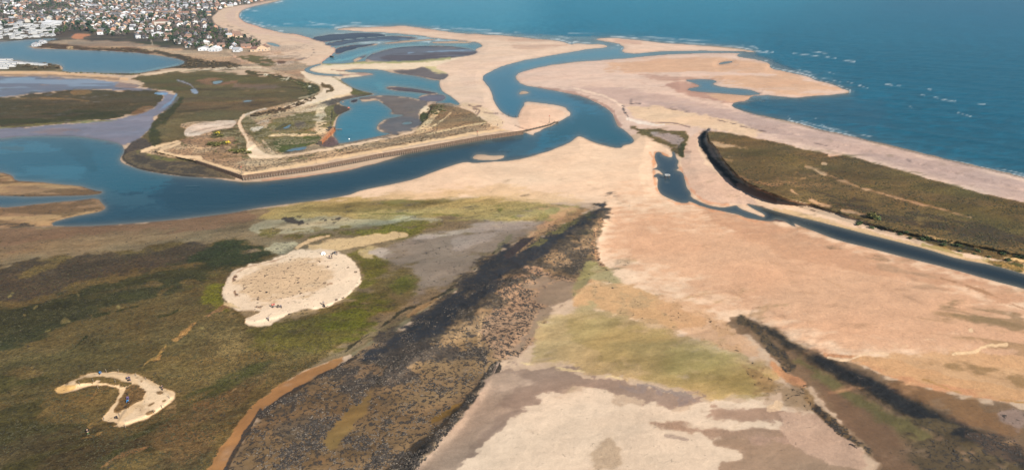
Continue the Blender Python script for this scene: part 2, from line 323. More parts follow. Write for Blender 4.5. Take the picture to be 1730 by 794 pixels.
ln("706,226 735,212 755,198 762,190", 2.5, (224,192,146), warp=.8, veg=0)
ln("720,228 770,216 820,208", 2.5, (226,198,152), warp=.8, veg=0)
a("690,184 710,180 724,180 728,186 716,192 698,190 686,188", (232,204,170), 1, 1, veg=0, spk=0, cls=SAND)
a("684,188 696,182 700,190 712,192 700,194", (176,170,104), 1, 1)
a("712,190 726,194 722,206 714,212 708,204", (78,92,52), 1, 1.5, 7, veg=1, spk=.4)
a("716,206 730,196 738,186 745,188 730,206 715,220 700,222", (220,188,144), 1, 1, veg=0)
ln("740,175 768,180 800,186", 3, (206,176,146), warp=1)
# estuary mud between
a("590,168 612,166 640,162 668,163 700,168 725,174 712,184 706,196 714,205 700,220 660,228 636,214 650,202 684,195 660,192 664,188 650,176 636,168 610,172", (120,108,98), 2, 2.5, 10, cls=MUD, wet=.5, veg=0, spk=0)
a("640,210 670,198 706,200 712,208 700,219 665,226 645,218", (104,100,98), 3, 2, 12, wet=.6)
a("536,172 575,166 610,158 634,160 600,166 576,172 560,180", (108,98,84), 1.5, 1.5, cls=MUD, wet=.4)
a("580,143 592,146 612,154 634,159 610,162 590,158 596,152", (110,116,76), 1.2, 1.5, 8, veg=.8, cls=MARSH)
a("504,118 545,130 562,130 575,134 586,142 596,152 588,160 560,168 540,174 500,182 470,185 520,165 545,158 545,146 520,135", (230,202,172), 1, 1, 14, cls=SAND, veg=0, spk=.05)
ln("562,130 575,137 590,146", 3, (140,124,88), warp=.8)
ln("545,144 560,148 562,152 552,156", 6, (112,98,66), w1=4, warp=1, veg=1)
ln("418,122 450,126 490,134 518,140 540,148 534,160 515,168", 6, (96,92,56), w1=4, thr=-.3, nL=14, warp=2, veg=1, spk=.4)
a("495,133 520,140 540,148 540,158 520,166 522,152 505,143", (84,90,54), 1.5, 1.5, 7, veg=1, spk=.4)
ln("440,118 480,124 520,136 540,144 546,154 520,164 505,166", 2, (190,168,136), warp=.6)
ln("524,168 500,178 470,188 450,190 425,196", 6, (104,86,62), w1=4, warp=1.5, veg=1, spk=.5, thr=-.4)
ln("590,160 560,166 530,176 500,186 470,190", 4.5, (232,202,164), w1=2, warp=1)
for s in ("445,124 455,126 447,130", "472,134 480,132 486,136 476,137", "487,130 490,131 486,136 482,135", "520,145 526,145 526,148 520,148"):
    a(s, (216,206,180), .6, .3)
# upper basin muds (dark weed flats / grey mud)
a("520,64 546,59 607,55 655,57 660,62 548,73", (66,74,88), .8, .5, 20, cls=MUD, wet=.7, veg=0, spk=.2)
a("545,75 575,69 650,61 712,65 680,70 645,72 600,76 566,81", (76,82,94), 1, 1, 20, cls=MUD, wet=.8, veg=0, spk=.2, st=4)
a("566,82 600,76 640,74 610,81 566,94", (64,68,82), .8, .5, cls=MUD, wet=.6, veg=0)
ln("560,80 600,74 640,69 700,66", 1.6, (122,150,166), thr=0, nL=40, wet=1)
a("600,96 621,94 657,83 700,78 811,84 811,92 740,102 640,106", (108,108,114), 1, .7, 30, cls=MUD, wet=.6, veg=0, spk=0, st=4)
a("670,92 720,86 790,85 812,88 811,91 780,96 735,101 690,103 650,103 640,98", (94,86,90), 2, 2, 30, thr=-.2, st=5, wet=.4)
ln("660,82 700,78.5 760,79.5 800,83", 2.2, (74,80,92), warp=.6)
ln("690,90 740,87 800,85", 1.6, (124,150,172), thr=-.1, nL=40, wet=1)
a("540,109 600,106 680,105 735,101 780,96 810,92 850,105 830,122 812,132 780,128 740,118 690,118 640,118 600,116 580,119 596,123 622,124 633,126.5 612,130 575,133 560,128 530,122 522,118 528,113", (232,204,172), .8, .8, 30, cls=SAND, veg=0, spk=0)
ln("545,108.5 620,106.5 700,105 760,99", 3, (176,170,116), w1=4, warp=1)
ln("560,119 600,121 640,122", 2.5, (150,112,92), thr=-.1, nL=20)
ln("575,127 600,126 630,126", 3.5, (190,156,138))
a("655,120 700,117 716,112 740,120 760,126 752,134 743,136 704,129", (112,102,98), 1, 1, 14, cls=MUD, wet=.4)
a("715,112 740,114 770,119 760,126 735,124", (206,190,140), 2, 1)
a("651,148 690,148 748,159 700,158 655,151", (96,86,88), .8, .5, cls=MUD, wet=.5)
a("705,165 735,159 755,162 750,173 710,171", (108,102,110), .8, .5, cls=MUD, wet=.7)
a("590,172 597,168 607,168 598,175", (66,62,66), .6, .4, cls=MUD)
a("540,246 548,240 558,230 566,232 574,244 560,248", (128,100,96), 1.5, 1, cls=MUD, wet=.5)
# --- main spit sand
a("563,50 635,46 680,43 735,50 823,58 937,67 1030,76 1030,81 957,91 882,104 832,120 812,131 829,151 834,172 846,188 860,197 876,199 880,184 886,173 893,171 941,177 964,188 963,197 943,208 912,223 902,230 886,226 850,219 822,206 800,190 775,180 781,179 762,163 748,156 741,144 743,136 752,134 760,126 730,114 770,100 811,90 801,84 817,79 810,73 775,68 743,66 700,60 600,54", (224,189,162), .7, .5, 40, cls=SAND, veg=0, spk=0)
a("563,50 680,43 823,58 900,64 880,72 800,68 735,58 640,51", (214,176,150), 2, 2, 60, op=.6, thr=-.1, st=4)
a("860,62 937,68 966,76 930,82 870,84 860,74", (196,160,138), 3, 4, 50, op=.7, thr=0, st=4)
a("770,110 850,95 900,85 860,110 820,125 800,150 820,180 790,165", (222,190,168), 4, 5, 40, op=.6, thr=0)
a("874,200 886,176 900,174 960,188 950,202 900,222 880,222", (236,194,164), 2, 2, 20)
a("775,176 800,174 830,186 850,205 846,217 824,206 800,190", (226,194,160), 3, 3, 12, spk=.15)
for s, wd in (("818,190 830,192 850,193", 1.5), ("800,184 812,186 806,194", 2.5), ("870,212 890,220 900,219", 1.4), ("792,178 800,181 812,180", 3)):
    ln(s, wd, (120,92,84), op=.8, warp=.6)
# --- outer bars
a("1000,66 1037,62 1281,88 1256,90 1137,88 1076,93 1046,90 1056,80 1040,73", (226,188,162), .6, .4, 50, cls=SAND, veg=0, spk=0)
a("1030,66 1090,71 1080,78 1050,74", (204,160,138), 2, 2, 60, op=.6)
a("868,131 876,122 921,111 1032,100 1137,90 1256,88 1245,96 1302,105 1303,116 1359,127 1409,143 1443,157.4 1345,167 1290,165 1262,176 1236,178 1262,192 1400,225 1730,300 2090,388 2090,440 1730,345 1600,312 1400,262 1300,238 1200,222 1180,235 1080,225 1060,230 1046,214 1036,192 1015,177 985,163 915,149 882,144", (220,184,162), .8, .6, 60, cls=SAND, veg=0, spk=.03)
a("1160,97 1300,105 1360,128 1440,157 1345,166 1220,140 1100,125 1000,115", (216,168,132), 5, 6, 60, op=.8, thr=-.4, st=3)
a("1060,120 1160,128 1230,136 1200,145 1130,142 1080,130", (190,146,124), 4, 3, 50, op=.8, thr=-.2, st=4, wet=.3)
a("1120,140 1190,140 1200,158 1290,160 1285,172 1240,178 1200,172 1150,160", (176,126,104), 4, 3, 40, op=.8, wet=.4)
a("1190,158 1290,163 1240,174 1210,168", (216,170,136), 2, 2, 40, op=.9)
a("1240,176 1285,166 1330,170 1340,180 1320,200 1300,198 1262,191", (128,118,124), 4, 2, 30, wet=.8)
a("950,150 1050,150 1160,168 1300,200 1450,240 1730,312 2090,398 2090,432 1730,338 1500,275 1400,250 1230,215 1150,205 1060,180 1000,160", (200,168,154), 4, 4, 60, op=.8, ang=-30, st=4)
a("1060,165 1300,198 1730,305 1730,330 1400,245 1200,205 1100,185", (184,156,146), 3, 4, 50, op=.6, thr=.1, ang=-30, st=5)
a("1060,178 1110,180 1200,195 1300,222 1270,232 1180,216 1110,212 1070,198", (234,196,160), 3, 3, 30, op=.9)
ln("912,148 960,155 1005,170 1035,186 1043,205 1048,212", 4, (178,140,126), w1=5, warp=1.5, op=.8)
ln("970,150 1005,158 1030,166 1052,180", 3, (240,208,184), warp=1)
ln("1060,200 1075,206 1110,212 1122,210", 4, (244,222,204), warp=1)
ln("1052,180 1055,190 1063,200", 3, (96,82,80), warp=1, thr=-.2, nL=4)
ln("1054,180 1070,175 1085,175", 2, (96,82,80), warp=.8, thr=-.1, nL=4)
ln("1056,181 1100,182 1150,186 1200,200 1300,225 1450,258", 1.6, (120,96,88), warp=1, thr=.1, nL=8)
ln("1100,207 1140,208 1165,215", 1.5, (140,112,100), warp=.6)
# --- small salt meadow north of the pool
a("1062,216 1080,216 1120,220 1160,222 1166,230 1160,245 1168,262 1160,272 1146,266 1136,252 1110,240 1085,226", (118,112,76), 2, 2.5, 9, cls=MARSH, veg=.9, spk=.3)
a("1100,224 1140,226 1156,236 1150,252 1130,242 1105,232", (170,150,140), 3, 2, 10, wet=.4)
a("1142,250 1156,240 1164,256 1168,262 1162,273 1150,266", (82,94,52), 1.5, 2, 6, veg=1, spk=.5)
# --- central sand
a("430,354 513,342 585,332 610,322 665,311 735,290 787,273 868,271 915,259 960,243 978,229 1004,241 1037,250 1060,246 1072,238 1085,228 1120,245 1140,262 1170,275 1165,320 1190,342 1240,340 1200,300 1180,260 1176,238 1184,222 1200,220 1196,236 1215,275 1250,318 1320,340 1450,380 1560,412 1640,428 1730,442 2090,540 2090,760 1730,640 1600,600 1440,610 1380,600 1290,546 1250,536 1150,570 1060,540 960,520 1000,450 1010,400 1030,345 900,335 760,335 640,340 540,348", (236,196,162), 1, 2, 20, cls=SAND, veg=0, spk=.02)
a("1030,345 1200,360 1330,385 1400,400 1640,480 1730,505 2090,600 2090,760 1730,640 1500,600 1400,600 1290,540 1200,520 1060,450 1010,420", (214,162,126), 34, 14, 60, op=.8)
a("1180,330 1260,366 1400,408 1560,448 1730,495 1730,520 1560,480 1400,450 1270,410 1190,370", (200,150,116), 8, 6, 30, op=.7)
a("1260,370 1330,385 1420,415 1520,445 1620,475 1730,505 1730,512 1600,485 1500,462 1400,442 1300,405", (160,130,100), 3, 8, 14, thr=.05, op=.7, spk=.3, ang=-25, st=4)
a("1480,440 1560,460 1640,485 1560,490 1500,470", (176,140,110), 5, 6, 16, thr=0, op=.7, ang=-25, st=3)
a("1180,220 1190,224 1176,240 1186,270 1220,300 1290,345 1240,346 1190,342 1160,318 1150,280 1160,240", (226,186,160), 2, 2, 10, spk=.03)
a("1100,290 1104,260 1112,256 1118,262", (232,168,124), 1.5, 1.5)
ln("1098,258 1106,272 1104,290 1108,320 1122,336 1148,345 1166,343 1190,352 1230,361 1262,371 1300,377", 3, (232,164,120), warp=1.5, op=.8, wet=.3)
ln("1142,270 1150,285 1160,305 1170,325 1192,342 1230,346", 3, (230,160,118), warp=1.5, op=.7, wet=.3)
a("1104,258 1118,258 1136,266 1120,270", (226,162,120), 1.5, 1.5)
a("1259,343 1319,359 1363,370 1340,378 1310,372 1296,372 1293,362", (128,92,76), 1.5, 1.5, wet=.6, cls=MUD)
ln("1310,356 1400,378 1520,410 1640,440 1730,460", 10, (222,184,140), w1=14, warp=3)
ln("1360,372 1440,392 1560,424", 6, (196,164,118), warp=3, thr=-.2, nL=10)
rr_ = random.Random(12)
for k_ in range(18):
    x_ = rr_.uniform(1040, 1700); y_ = 370+rr_.uniform(0, .9)*(150+.18*(x_-1040)); an = rr_.uniform(.05, .4); st_ = []
    for j_ in range(7): st_.append('%.0f,%.0f' % (x_, y_)); x_ += rr_.uniform(12, 34); an += rr_.uniform(-.16, .16); y_ += an*22
    ln(' '.join(st_), rr_.uniform(1, 2.4), rr_.choice([(186,140,106), (196,150,114), (150,116,88), (240,202,168)]), warp=3, soft=rr_.choice([.9, 2, 3]), op=.4, thr=rr_.uniform(-.3, .1), nL=12)
# the big green meadow on the right
a("1196,221 1215,222 1260,231 1300,238 1400,262 1430,262 1560,300 1650,325 1730,342 2090,430 2090,530 1730,446 1640,430 1580,414 1540,402 1500,388 1440,368 1380,348 1318,334 1290,322 1262,310 1240,292 1222,272 1210,250 1194,238", (124,108,72), 1.2, 1.5, 8, cls=MARSH, veg=1, spk=.22)
a("1196,221 1300,238 1430,264 1730,342 1730,400 1560,350 1400,300 1260,260 1200,240", (114,104,62), 6, 6, 20, op=.8, ang=-28, st=3, thr=-.3)
a("1200,222 1430,264 1730,345 1730,440 1560,405 1380,345 1260,305 1215,260", (126,108,76), 4, 5, 12, thr=.2, op=.7, ang=-28, st=4)
a("1360,320 1420,325 1500,345 1600,365 1730,400 1730,418 1600,395 1500,372 1400,345", (90,76,58), 4, 4, 9, thr=-.2, op=.8, ang=-28, st=2, spk=.5)
a("1300,300 1360,290 1420,310 1380,325 1330,315", (146,122,88), 4, 4, 8, thr=.0, ang=-28, st=3)
a("1192,236 1215,240 1260,250 1275,256 1240,250 1200,246", (198,164,126), 1.5, 2, 7, thr=-.1)
a("1205,262 1230,262 1262,272 1250,280 1222,275", (168,140,102), 3, 3, 7, thr=0)
ln("1243,299 1270,306 1300,313 1320,312", 4, (178,142,106), warp=2, soft=2)
ln("1300,312 1340,308 1360,300", 3, (168,138,104), warp=2, thr=-.1, nL=12)
ln("1361,281 1386,289 1400,296 1440,312 1456,318 1500,330 1560,346 1640,367", 4, (186,146,108), w1=2, warp=1.6, soft=1.8)
a("1370,284 1388,290 1400,296 1392,298", (214,172,132), 1, 1)
ln("1337,322 1352,332", 4, (202,158,118), w1=2, warp=1)
ln("1370,338 1386,346 1402,348", 6, (188,146,108), w1=4, warp=2, soft=2)
ln("1424,356 1450,360 1470,368 1476,372", 6, (186,146,110), w1=3, warp=2, soft=2)
a("1396,262 1410,258 1428,260 1404,266", (222,184,156), 1, 1)
ln("1390,276 1396,277", 3, (214,178,140), warp=.4)
a("1462,362 1475,362 1487,366 1484,371 1470,370", (78,76,30), 1, 1, 5, veg=1, spk=.3)
ln("1486,384 1520,392 1560,402 1600,410 1640,420", 5, (60,62,36), w1=8, warp=2, veg=1, spk=.5)
ln("1545,396 1580,402 1612,410", 4, (206,164,110), warp=1.5)
ln("1630,424 1680,432 1730,440", 4, (214,176,124), warp=2, thr=-.1, nL=8)
a("1660,440 1730,442 1730,462 1690,450", (100,104,58), 3, 3, 8, veg=1)
ln("1560,415 1640,433 1730,456", 5, (176,150,96), warp=3, thr=-.2, nL=9)
# cliff: shade painted dark along the left face, then foot debris
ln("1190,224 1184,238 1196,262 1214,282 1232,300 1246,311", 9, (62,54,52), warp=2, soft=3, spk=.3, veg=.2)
ln("1222,300 1244,312 1256,320 1300,332", 3, (170,126,100), warp=1, op=.5)
ln("1290,326 1312,336 1360,352 1440,374 1500,390", 1.8, (96,70,54), warp=1, thr=0, nL=5)
a("1244,309 1262,311 1290,323 1314,334 1312,345 1290,338 1262,326 1246,317", (206,158,126), 1, 1, 6)

for s_ in ("-350,280 0,290 22,296 25,304 55,306 133,312.6 160.7,321 177,324 166,330 133,332 50,334 0,331.5 -350,326", "-350,351 0,350 41,346 100,340 133,337.5 166,334 172,342 182,351 166,359 124.7,367 86,377 92,384 0,387 -350,395"):
    a(s_, (168,132,96), 1.5, 2, 9, cls=MUD, spk=.12, veg=.1, wet=.1)
    a(s_, (196,160,112), 4, 5, 12, thr=.05, st=3, op=.8)
    a(s_, (122,96,66), 3, 4, 8, thr=.15, st=3, op=.8, spk=.3)
ln("0,291 22,297 25,304 60,307 130,313 160,322 174,325", 2, (126,92,62), warp=1, op=.7)
a("-60,333 40,332 44,338 30,346 -60,350", (52,52,56), 2, 3, 4, thr=0, spk=.8)
a("-100,372 0,378 60,378 60,386 0,392 -100,400", (104,86,66), 2, 3, 6, thr=0, spk=.5)
# ---------------- foreground
a("-350,392 0,386 90,384 194,381 277,374 368,364 440,353 520,343 600,340 760,336 860,338 960,346 1000,352 930,385 860,412 790,460 735,510 640,570 580,606 500,630 430,690 390,740 350,800 330,900 -350,900", (140,122,96), 1.5, 2, 12, cls=MARSH, veg=.4, spk=.15)
a("-350,392 90,384 277,374 440,355 420,380 300,392 200,398 100,410 0,425 -350,460", (150,122,98), 4, 3, 20, op=.8, cls=MUD)
a("-350,440 0,425 100,400 280,385 430,375 470,392 420,405 300,412 200,422 60,445 0,455 -350,490", (140,124,98), 4, 5, 14, op=.8, thr=-.1, st=3, ang=10)
a("-350,480 0,450 60,440 120,428 200,425 240,428 246,420 300,408 330,412 400,408 440,412 480,422 470,432 420,446 380,462 374,500 384,516 412,534 430,550 480,546 520,530 580,512 620,520 600,560 560,600 500,628 430,690 390,740 350,800 330,900 -350,900", (118,105,70), 3, 5, 14, cls=MARSH, veg=1, spk=.12)
a("-350,490 0,452 60,440 120,430 200,426 240,430 250,420 300,410 330,414 400,410 350,440 250,462 100,490 0,520 -350,580", (90,80,68), 6, 7, 12, spk=.35, thr=-.35)
a("-350,560 0,525 100,495 250,462 330,440 380,412 430,412 478,424 440,440 380,455 330,480 280,500 150,530 60,570 0,600 -350,650", (72,76,50), 9, 8, 16, veg=1, spk=.2, thr=-.5)
a("300,440 360,410 440,412 478,424 430,440 380,455", (60,70,46), 5, 4, 10, veg=1)
a("-350,640 0,610 100,600 200,580 300,560 360,540 340,600 250,620 100,640 0,680", (84,82,54), 14, 10, 24, op=.7, thr=-.2)
a("-350,660 0,640 90,640 100,680 170,720 160,794 -350,840", (74,76,44), 12, 8, 20, op=.8, thr=-.3)
a("-350,760 0,750 120,720 220,740 330,690 420,620 460,620 380,720 340,794 300,900 -350,900", (92,82,60), 12, 8, 16, op=.8, thr=-.1, ang=25, st=3)
a("150,794 200,745 260,715 330,670 400,620 470,600 440,640 330,700 270,760 200,800", (70,78,42), 8, 7, 10, op=.8, thr=-.05, ang=40, st=3)
a("250,740 330,690 420,630 470,625 420,670 380,720 350,760 300,790", (124,104,74), 8, 6, 12, op=.8, thr=-.1, ang=45, st=3)
ln("170,790 190,775 215,765 250,755", 5, (150,120,86), warp=3, thr=-.2, nL=8, w1=2)
ln("330,700 350,690 370,675 400,655", 3, (150,126,92), warp=3, thr=-.2, nL=8)
a("250,520 330,490 380,500 400,530 430,555 520,545 560,560 480,590 380,600 300,600 250,570", (108,102,72), 10, 8, 20, op=.7)
a("365,560 400,555 415,590 385,610 365,590", (146,136,98), 14, 4, 12, op=.7)
a("360,460 380,470 376,500 384,516 360,520 330,505 345,490", (134,138,52), 9, 5, 6, thr=-.25, ang=20, st=3)
ln("385,516 360,528 330,545", 6, (160,132,100), w1=3, warp=3, thr=-.2, nL=8)
ln("330,545 300,572 275,590 262,608", 5, (176,144,96), warp=4, thr=-.1, nL=7)
ln("280,584 268,600 246,612 240,624", 3, (170,148,96), warp=1.5)
ln("120,592 136,578 146,568", 4, (58,62,36), warp=3)
ln("160,534 200,524 232,518", 3, (66,70,40), warp=3)
ln("268,536 290,530 300,524", 4, (70,74,42), warp=2, thr=-.2, nL=5)
for s in ("100,545 110,536 122,544 106,548", "195,520 198,512 204,514 202,524", "55,520 62,516 66,518 58,522", "12,500 22,492 26,496 14,504", "336,552 345,550 344,555 338,556", "130,496 136,500 132,503", "72,560 88,554 84,560 76,562", "38,530 44,532 42,536"):
    a(s, (152,146,102), 1, 1.5, 3)
ln("445,306 527,298 585,289 640,277 690,262", 6, (206,158,128), w1=3, warp=.6, cls=SAND)
# green strip area between river sand and the island
a("440,356 513,343 585,334 700,332 780,330 880,334 960,344 985,350 930,372 860,378 760,366 700,372 600,380 500,374 440,372", (186,170,116), 4, 5, 16, cls=MARSH, veg=.5, op=.9)
a("600,338 700,322 800,312 900,320 1000,342 960,346 860,336 760,334 680,340", (230,190,148), 8, 3, 20, op=.8, cls=SAND)
a("460,362 520,348 620,342 740,336 800,336 740,348 660,352 600,360 540,362", (134,122,78), 3, 4, 12, thr=-.35, op=.85, st=4, ang=10)
a("600,360 700,352 800,350 850,362 800,370 720,362 640,366", (118,122,58), 4, 5, 12, thr=0, op=.75, st=4)
a("830,350 860,346 900,348 890,368 850,368", (136,134,76), 4, 5, 12, thr=-.1)
a("640,340 720,336 790,332 800,338 720,344 660,348", (122,116,64), 2, 3, 14, thr=-.1, st=5, op=.8)
a("430,374 480,370 560,366 640,368 700,366 760,372 700,378 620,384 540,390 470,396 420,392", (176,164,134), 3, 3, 16, op=.8)
a("440,388 500,384 560,388 600,392 540,398 490,402 440,400", (128,124,78), 4, 4, 12, thr=-.3, veg=1)
a("560,394 600,388 650,380 700,374 750,374 740,386 700,400 640,408 600,400", (128,130,56), 7, 6, 10, thr=-.4, op=.9, veg=1)
a("470,368 500,365 560,368 600,370 590,376 540,380 500,378", (66,58,58), 2, 3, 5, thr=0, op=.9, spk=.6)
ln("502,418 520,408 545,400 556,398", 6, (222,184,140), w1=4, warp=1.5, cls=SAND)
a("512,420 560,406 620,398 680,392 690,398 640,410 600,420 570,424", (216,182,136), 2, 3, 8, cls=SAND)
a("440,420 470,410 500,404 500,418 480,430 470,432", (176,160,128), 4, 4, 7, spk=.3)
a("580,430 612,420 640,424 660,440 650,462 625,480 606,484 614,462 604,444", (124,122,60), 8, 6, 7, veg=.8)
a("600,425 630,415 650,425 620,440", (182,156,112), 3, 3, 6)
a("616,424 650,420 670,430 645,440", (176,156,140), 3, 2, 9)
# taupe mud flat
a("640,430 690,405 760,392 860,372 940,372 890,400 850,415 800,440 760,480 700,505 660,520 650,500 700,480 690,450", (150,130,110), 11, 7, 14, cls=MUD, wet=.25, veg=0)
a("690,400 760,384 850,372 930,372 880,386 800,392 740,402", (184,166,150), 4, 4, 20, thr=-.3, st=4, ang=10, op=.8)
a("760,400 850,384 900,380 840,398 800,420 770,430", (176,158,142), 4, 5, 14, thr=-.1, op=.8, ang=20, st=3)
a("620,500 650,465 690,450 720,470 700,500 660,530 620,530", (128,116,72), 8, 6, 9, op=.8, veg=.7)
a("655,480 680,462 700,470 706,490 680,500", (116,122,50), 10, 5, 7, op=.8)
a("420,556 500,545 560,525 620,500 660,505 640,540 600,570 560,595 500,600 430,590", (108,108,54), 14, 7, 10, op=.85, veg=.9)
a("540,548 600,510 650,515 630,545 590,565 550,562", (112,120,40), 16, 6, 8, op=.85)
a("450,560 560,560 590,580 540,600 470,610 430,600", (112,106,72), 8, 7, 5, thr=.15, op=.7)
ln("860,400 835,430 800,466 770,486 735,512 700,530 640,570 600,596", 7, (134,122,92), w1=14, warp=4, cls=MUD)
ln("862,398 838,424 812,446 782,472 752,496 722,510 680,524 655,545 610,572 580,596", 3, (66,62,48), warp=2.5, thr=-.3, nL=8)
ln("740,508 712,520 690,534", 9, (168,138,100), w1=6, warp=2)
# the dark weed and rock bank
a("1028,338 1016,378 1008,400 1010,440 1002,462 985,480 960,500 930,515 925,545 905,570 880,600 852,606 836,620 826,643 799,684 760,730 722,770 690,810 640,900 340,900 374,800 395,760 430,708 455,686 481,665 532,636 582,610 624,584 693,546 735,516 776,480 818,444 845,424 872,406 905,400 935,385 985,362 1005,350", (130,104,80), 6, 6, 7, cls=WEED, veg=0, spk=.38, wet=.15)
a("860,470 900,440 960,470 990,480 950,500 925,520 920,550 890,590 850,606 820,600 800,580 830,520", (166,132,108), 8, 8, 10, spk=.55)
a("700,600 780,560 830,590 838,618 800,670 720,750 660,794 560,794 620,700", (140,112,82), 14, 12, 14, spk=.46, op=.9)
a("420,720 520,650 640,640 700,680 640,760 560,794 400,800", (124,98,70), 14, 12, 14, spk=.46, op=.9)
a("1028,338 1018,372 1000,392 975,410 1005,420 1000,450 975,475 930,478 880,475 870,490 800,540 740,590 680,620 600,650 520,680 450,710 420,730 455,686 532,636 582,610 693,546 776,480 845,424 905,400 965,372 1005,350", (88,75,62), 10, 12, 9, spk=.55, wet=.2, thr=-.1)
a("1024,342 1010,372 960,395 930,420 880,450 830,490 780,530 720,575 650,600 590,620 640,582 700,546 780,480 850,424 900,405 960,378 1000,354", (46,46,52), 6, 7, 9, spk=.45, wet=.3, thr=-.75)  # weed band, painted darker still for the shade on the bank's far slope
a("620,600 700,580 760,570 800,560 820,600 760,600 700,640 640,650 560,665", (84,73,66), 10, 8, 9, spk=.6, thr=-.1)
a("520,660 600,640 700,625 690,660 600,700 540,740 480,750 460,720", (100,84,68), 12, 9, 9, spk=.5, thr=.1)
a("930,385 985,364 1005,352 1000,360 960,385 920,410 880,425", (110,100,60), 2, 3, 6, thr=-.4)
a("880,415 900,392 940,372 985,352 1010,346 985,364 935,388 900,412 870,432", (190,150,104), 3, 3, 8, op=.85, cls=MUD)
a("915,350 960,346 985,350 970,362 930,384 905,396 890,400 925,372", (206,160,118), 5, 4, 10, op=.85)
a("905,365 925,350 950,352 930,370 905,378", (140,138,84), 4, 4, 7, op=.7)
a("985,368 1008,356 1018,364 1008,390 990,400 975,392", (58,62,42), 5, 4, 7, op=.6, thr=-.1)
ln("1014,372 1006,392 1000,412 1012,440 1024,455", 6, (190,146,112), warp=4, spk=.5, thr=-.1, nL=5)
a("850,430 872,408 905,398 890,412 858,440", (66,52,52), 2, 2, 5, spk=.5)
ln("816,532 808,570 812,590 826,612", 4, (176,142,108), warp=2)
ln("802,588 812,598 820,612", 6, (56,48,46), warp=2, spk=.7)
a("545,740 590,690 620,660 640,655 600,720 560,760", (136,108,66), 5, 4, 8, spk=.05)
ln("824,640 806,664 770,690 730,712", 10, (142,108,56), w1=6, warp=3, spk=.2)
ln("838,618 826,640 799,682 762,726 722,766 690,796 650,860", 14, (58,50,42), w1=34, warp=4, spk=.6)
a("830,625 800,650 770,690 740,720 690,760 640,800 660,805 720,772 770,728 800,686 826,645", (40,36,34), 4, 4, 7, op=.85)
ln("842,612 828,640 800,686 762,732 724,772 700,796 670,830", 3.4, (178,152,132), warp=.6, spk=0, cls=MUD)
ln("838,619 826,643 799,684 761,729 722,770 700,792 670,825", 1.6, (56,46,44), warp=.4)
# orange creek
a("578,600 519,625 468,653 430,681 407,708 381,746 356,782 330,830 360,840 386,784 412,738 440,695 470,672 532,637 582,612", (176,124,72), 2.4, 2, 6, cls=MUD, spk=0, wet=.4, veg=0)
ln("440,692 412,736 388,780 370,820", 6, (84,66,50), w1=8, warp=2, spk=.5)
ln("600,604 532,640 481,668 440,702", 6, (74,58,46), warp=2, spk=.5)
# grey mud tongue
a("880,480 925,470 975,480 995,470 980,490 965,500 955,515 930,530 900,560 880,600 850,620 870,590 905,545 915,510", (150,126,102), 9, 6, 9, cls=MUD, spk=.05, wet=.15)
a("985,445 1010,440 1024,452 1050,470 1060,490 1020,480 1000,470 980,495 968,498 975,470", (150,136,90), 4, 5, 7, op=.85, spk=.2)
a("1000,470 1060,480 1100,500 1150,520 1200,545 1160,560 1060,535 1000,520 960,518 985,490", (212,166,120), 5, 4, 10)
a("1000,470 1060,480 1150,515 1230,550 1280,580 1330,640 1290,625 1200,590 1100,560 1000,520", (190,156,116), 5, 6, 6, thr=.15, op=.7, spk=.2)
a("1100,500 1180,510 1250,560 1300,610 1220,595 1140,560", (214,162,120), 10, 5, 14, op=.6)
# olive algae flat
a("905,570 935,545 960,528 985,518 1010,527 1050,532 1080,545 1110,548 1160,572 1210,590 1260,605 1310,622 1318,650 1312,674 1240,678 1180,668 1120,652 1060,638 990,626 930,618 890,612", (182,154,110), 11, 11, 14, cls=MARSH, veg=.12, spk=.02)
a("960,540 1060,545 1160,580 1300,630 1310,670 1180,660 1080,630 1000,600", (166,142,92), 14, 10, 16, op=.8, thr=-.2)
a("1130,590 1200,600 1290,640 1280,655 1180,640 1120,620", (146,128,78), 18, 8, 14, op=.7)
a("1240,600 1310,615 1330,640 1320,670 1290,675", (146,116,80), 6, 6, 7, thr=-.1, op=.7, spk=.3)
# taupe wet mud and pale sand, bottom
a("852,612 900,616 980,630 1060,645 1110,655 1160,668 1190,672 1150,692 1120,690 1060,678 1000,660 960,655 930,675 870,705 820,760 780,830 680,830 724,772 800,686 828,642", (160,134,114), 5, 9, 7, cls=MUD, wet=.15, spk=0, veg=0)
a("700,800 762,728 800,684 840,625 870,620 880,640 850,690 800,760 770,800", (190,164,140), 14, 7, 9, op=.7)
a("960,655 1000,655 1060,680 1130,692 1180,685 1230,675 1320,678 1360,690 1380,740 1430,794 1500,900 640,900 700,810 790,790 830,735 870,700 925,672", (222,192,164), 7, 10, 8, cls=SAND, spk=.02, veg=0)
a("1040,640 1100,650 1180,665 1190,680 1140,690 1100,682 1060,668", (154,132,118), 3, 4, 5, thr=.1, wet=.35)
ln("878,613 940,622 1020,632 1070,644", 2.5, (226,196,150), warp=3, thr=-.2, nL=9)
a("1180,694 1210,688 1310,690 1400,720 1300,718 1250,712 1200,704", (174,140,114), 8, 7, 6, wet=.2, cls=MUD)
ln("1100,714 1140,718 1180,728 1240,734 1310,732 1400,740", 8, (178,146,120), w1=22, soft=4, warp=6, wet=.2, cls=MUD)
ln("1124,736 1160,742", 4, (190,164,144), warp=2)
a("1210,794 1220,775 1260,768 1200,748 1240,738 1300,734 1400,736 1440,770 1500,900 1190,900", (174,142,114), 8, 7, 7, cls=MUD, wet=.1)
a("1240,735 1320,730 1380,750 1300,760", (188,154,130), 6, 5, 10, thr=0)
a("1320,690 1400,700 1440,740 1480,800 1380,780 1320,740", (196,160,136), 6, 5, 9, cls=SAND, op=.9)
a("995,794 1000,770 1020,740 1035,738 1046,760 1050,800", (184,156,128), 8, 4, 7, op=.8)
ln("1300,690 1320,684 1312,680", 10, (232,196,160), warp=2)
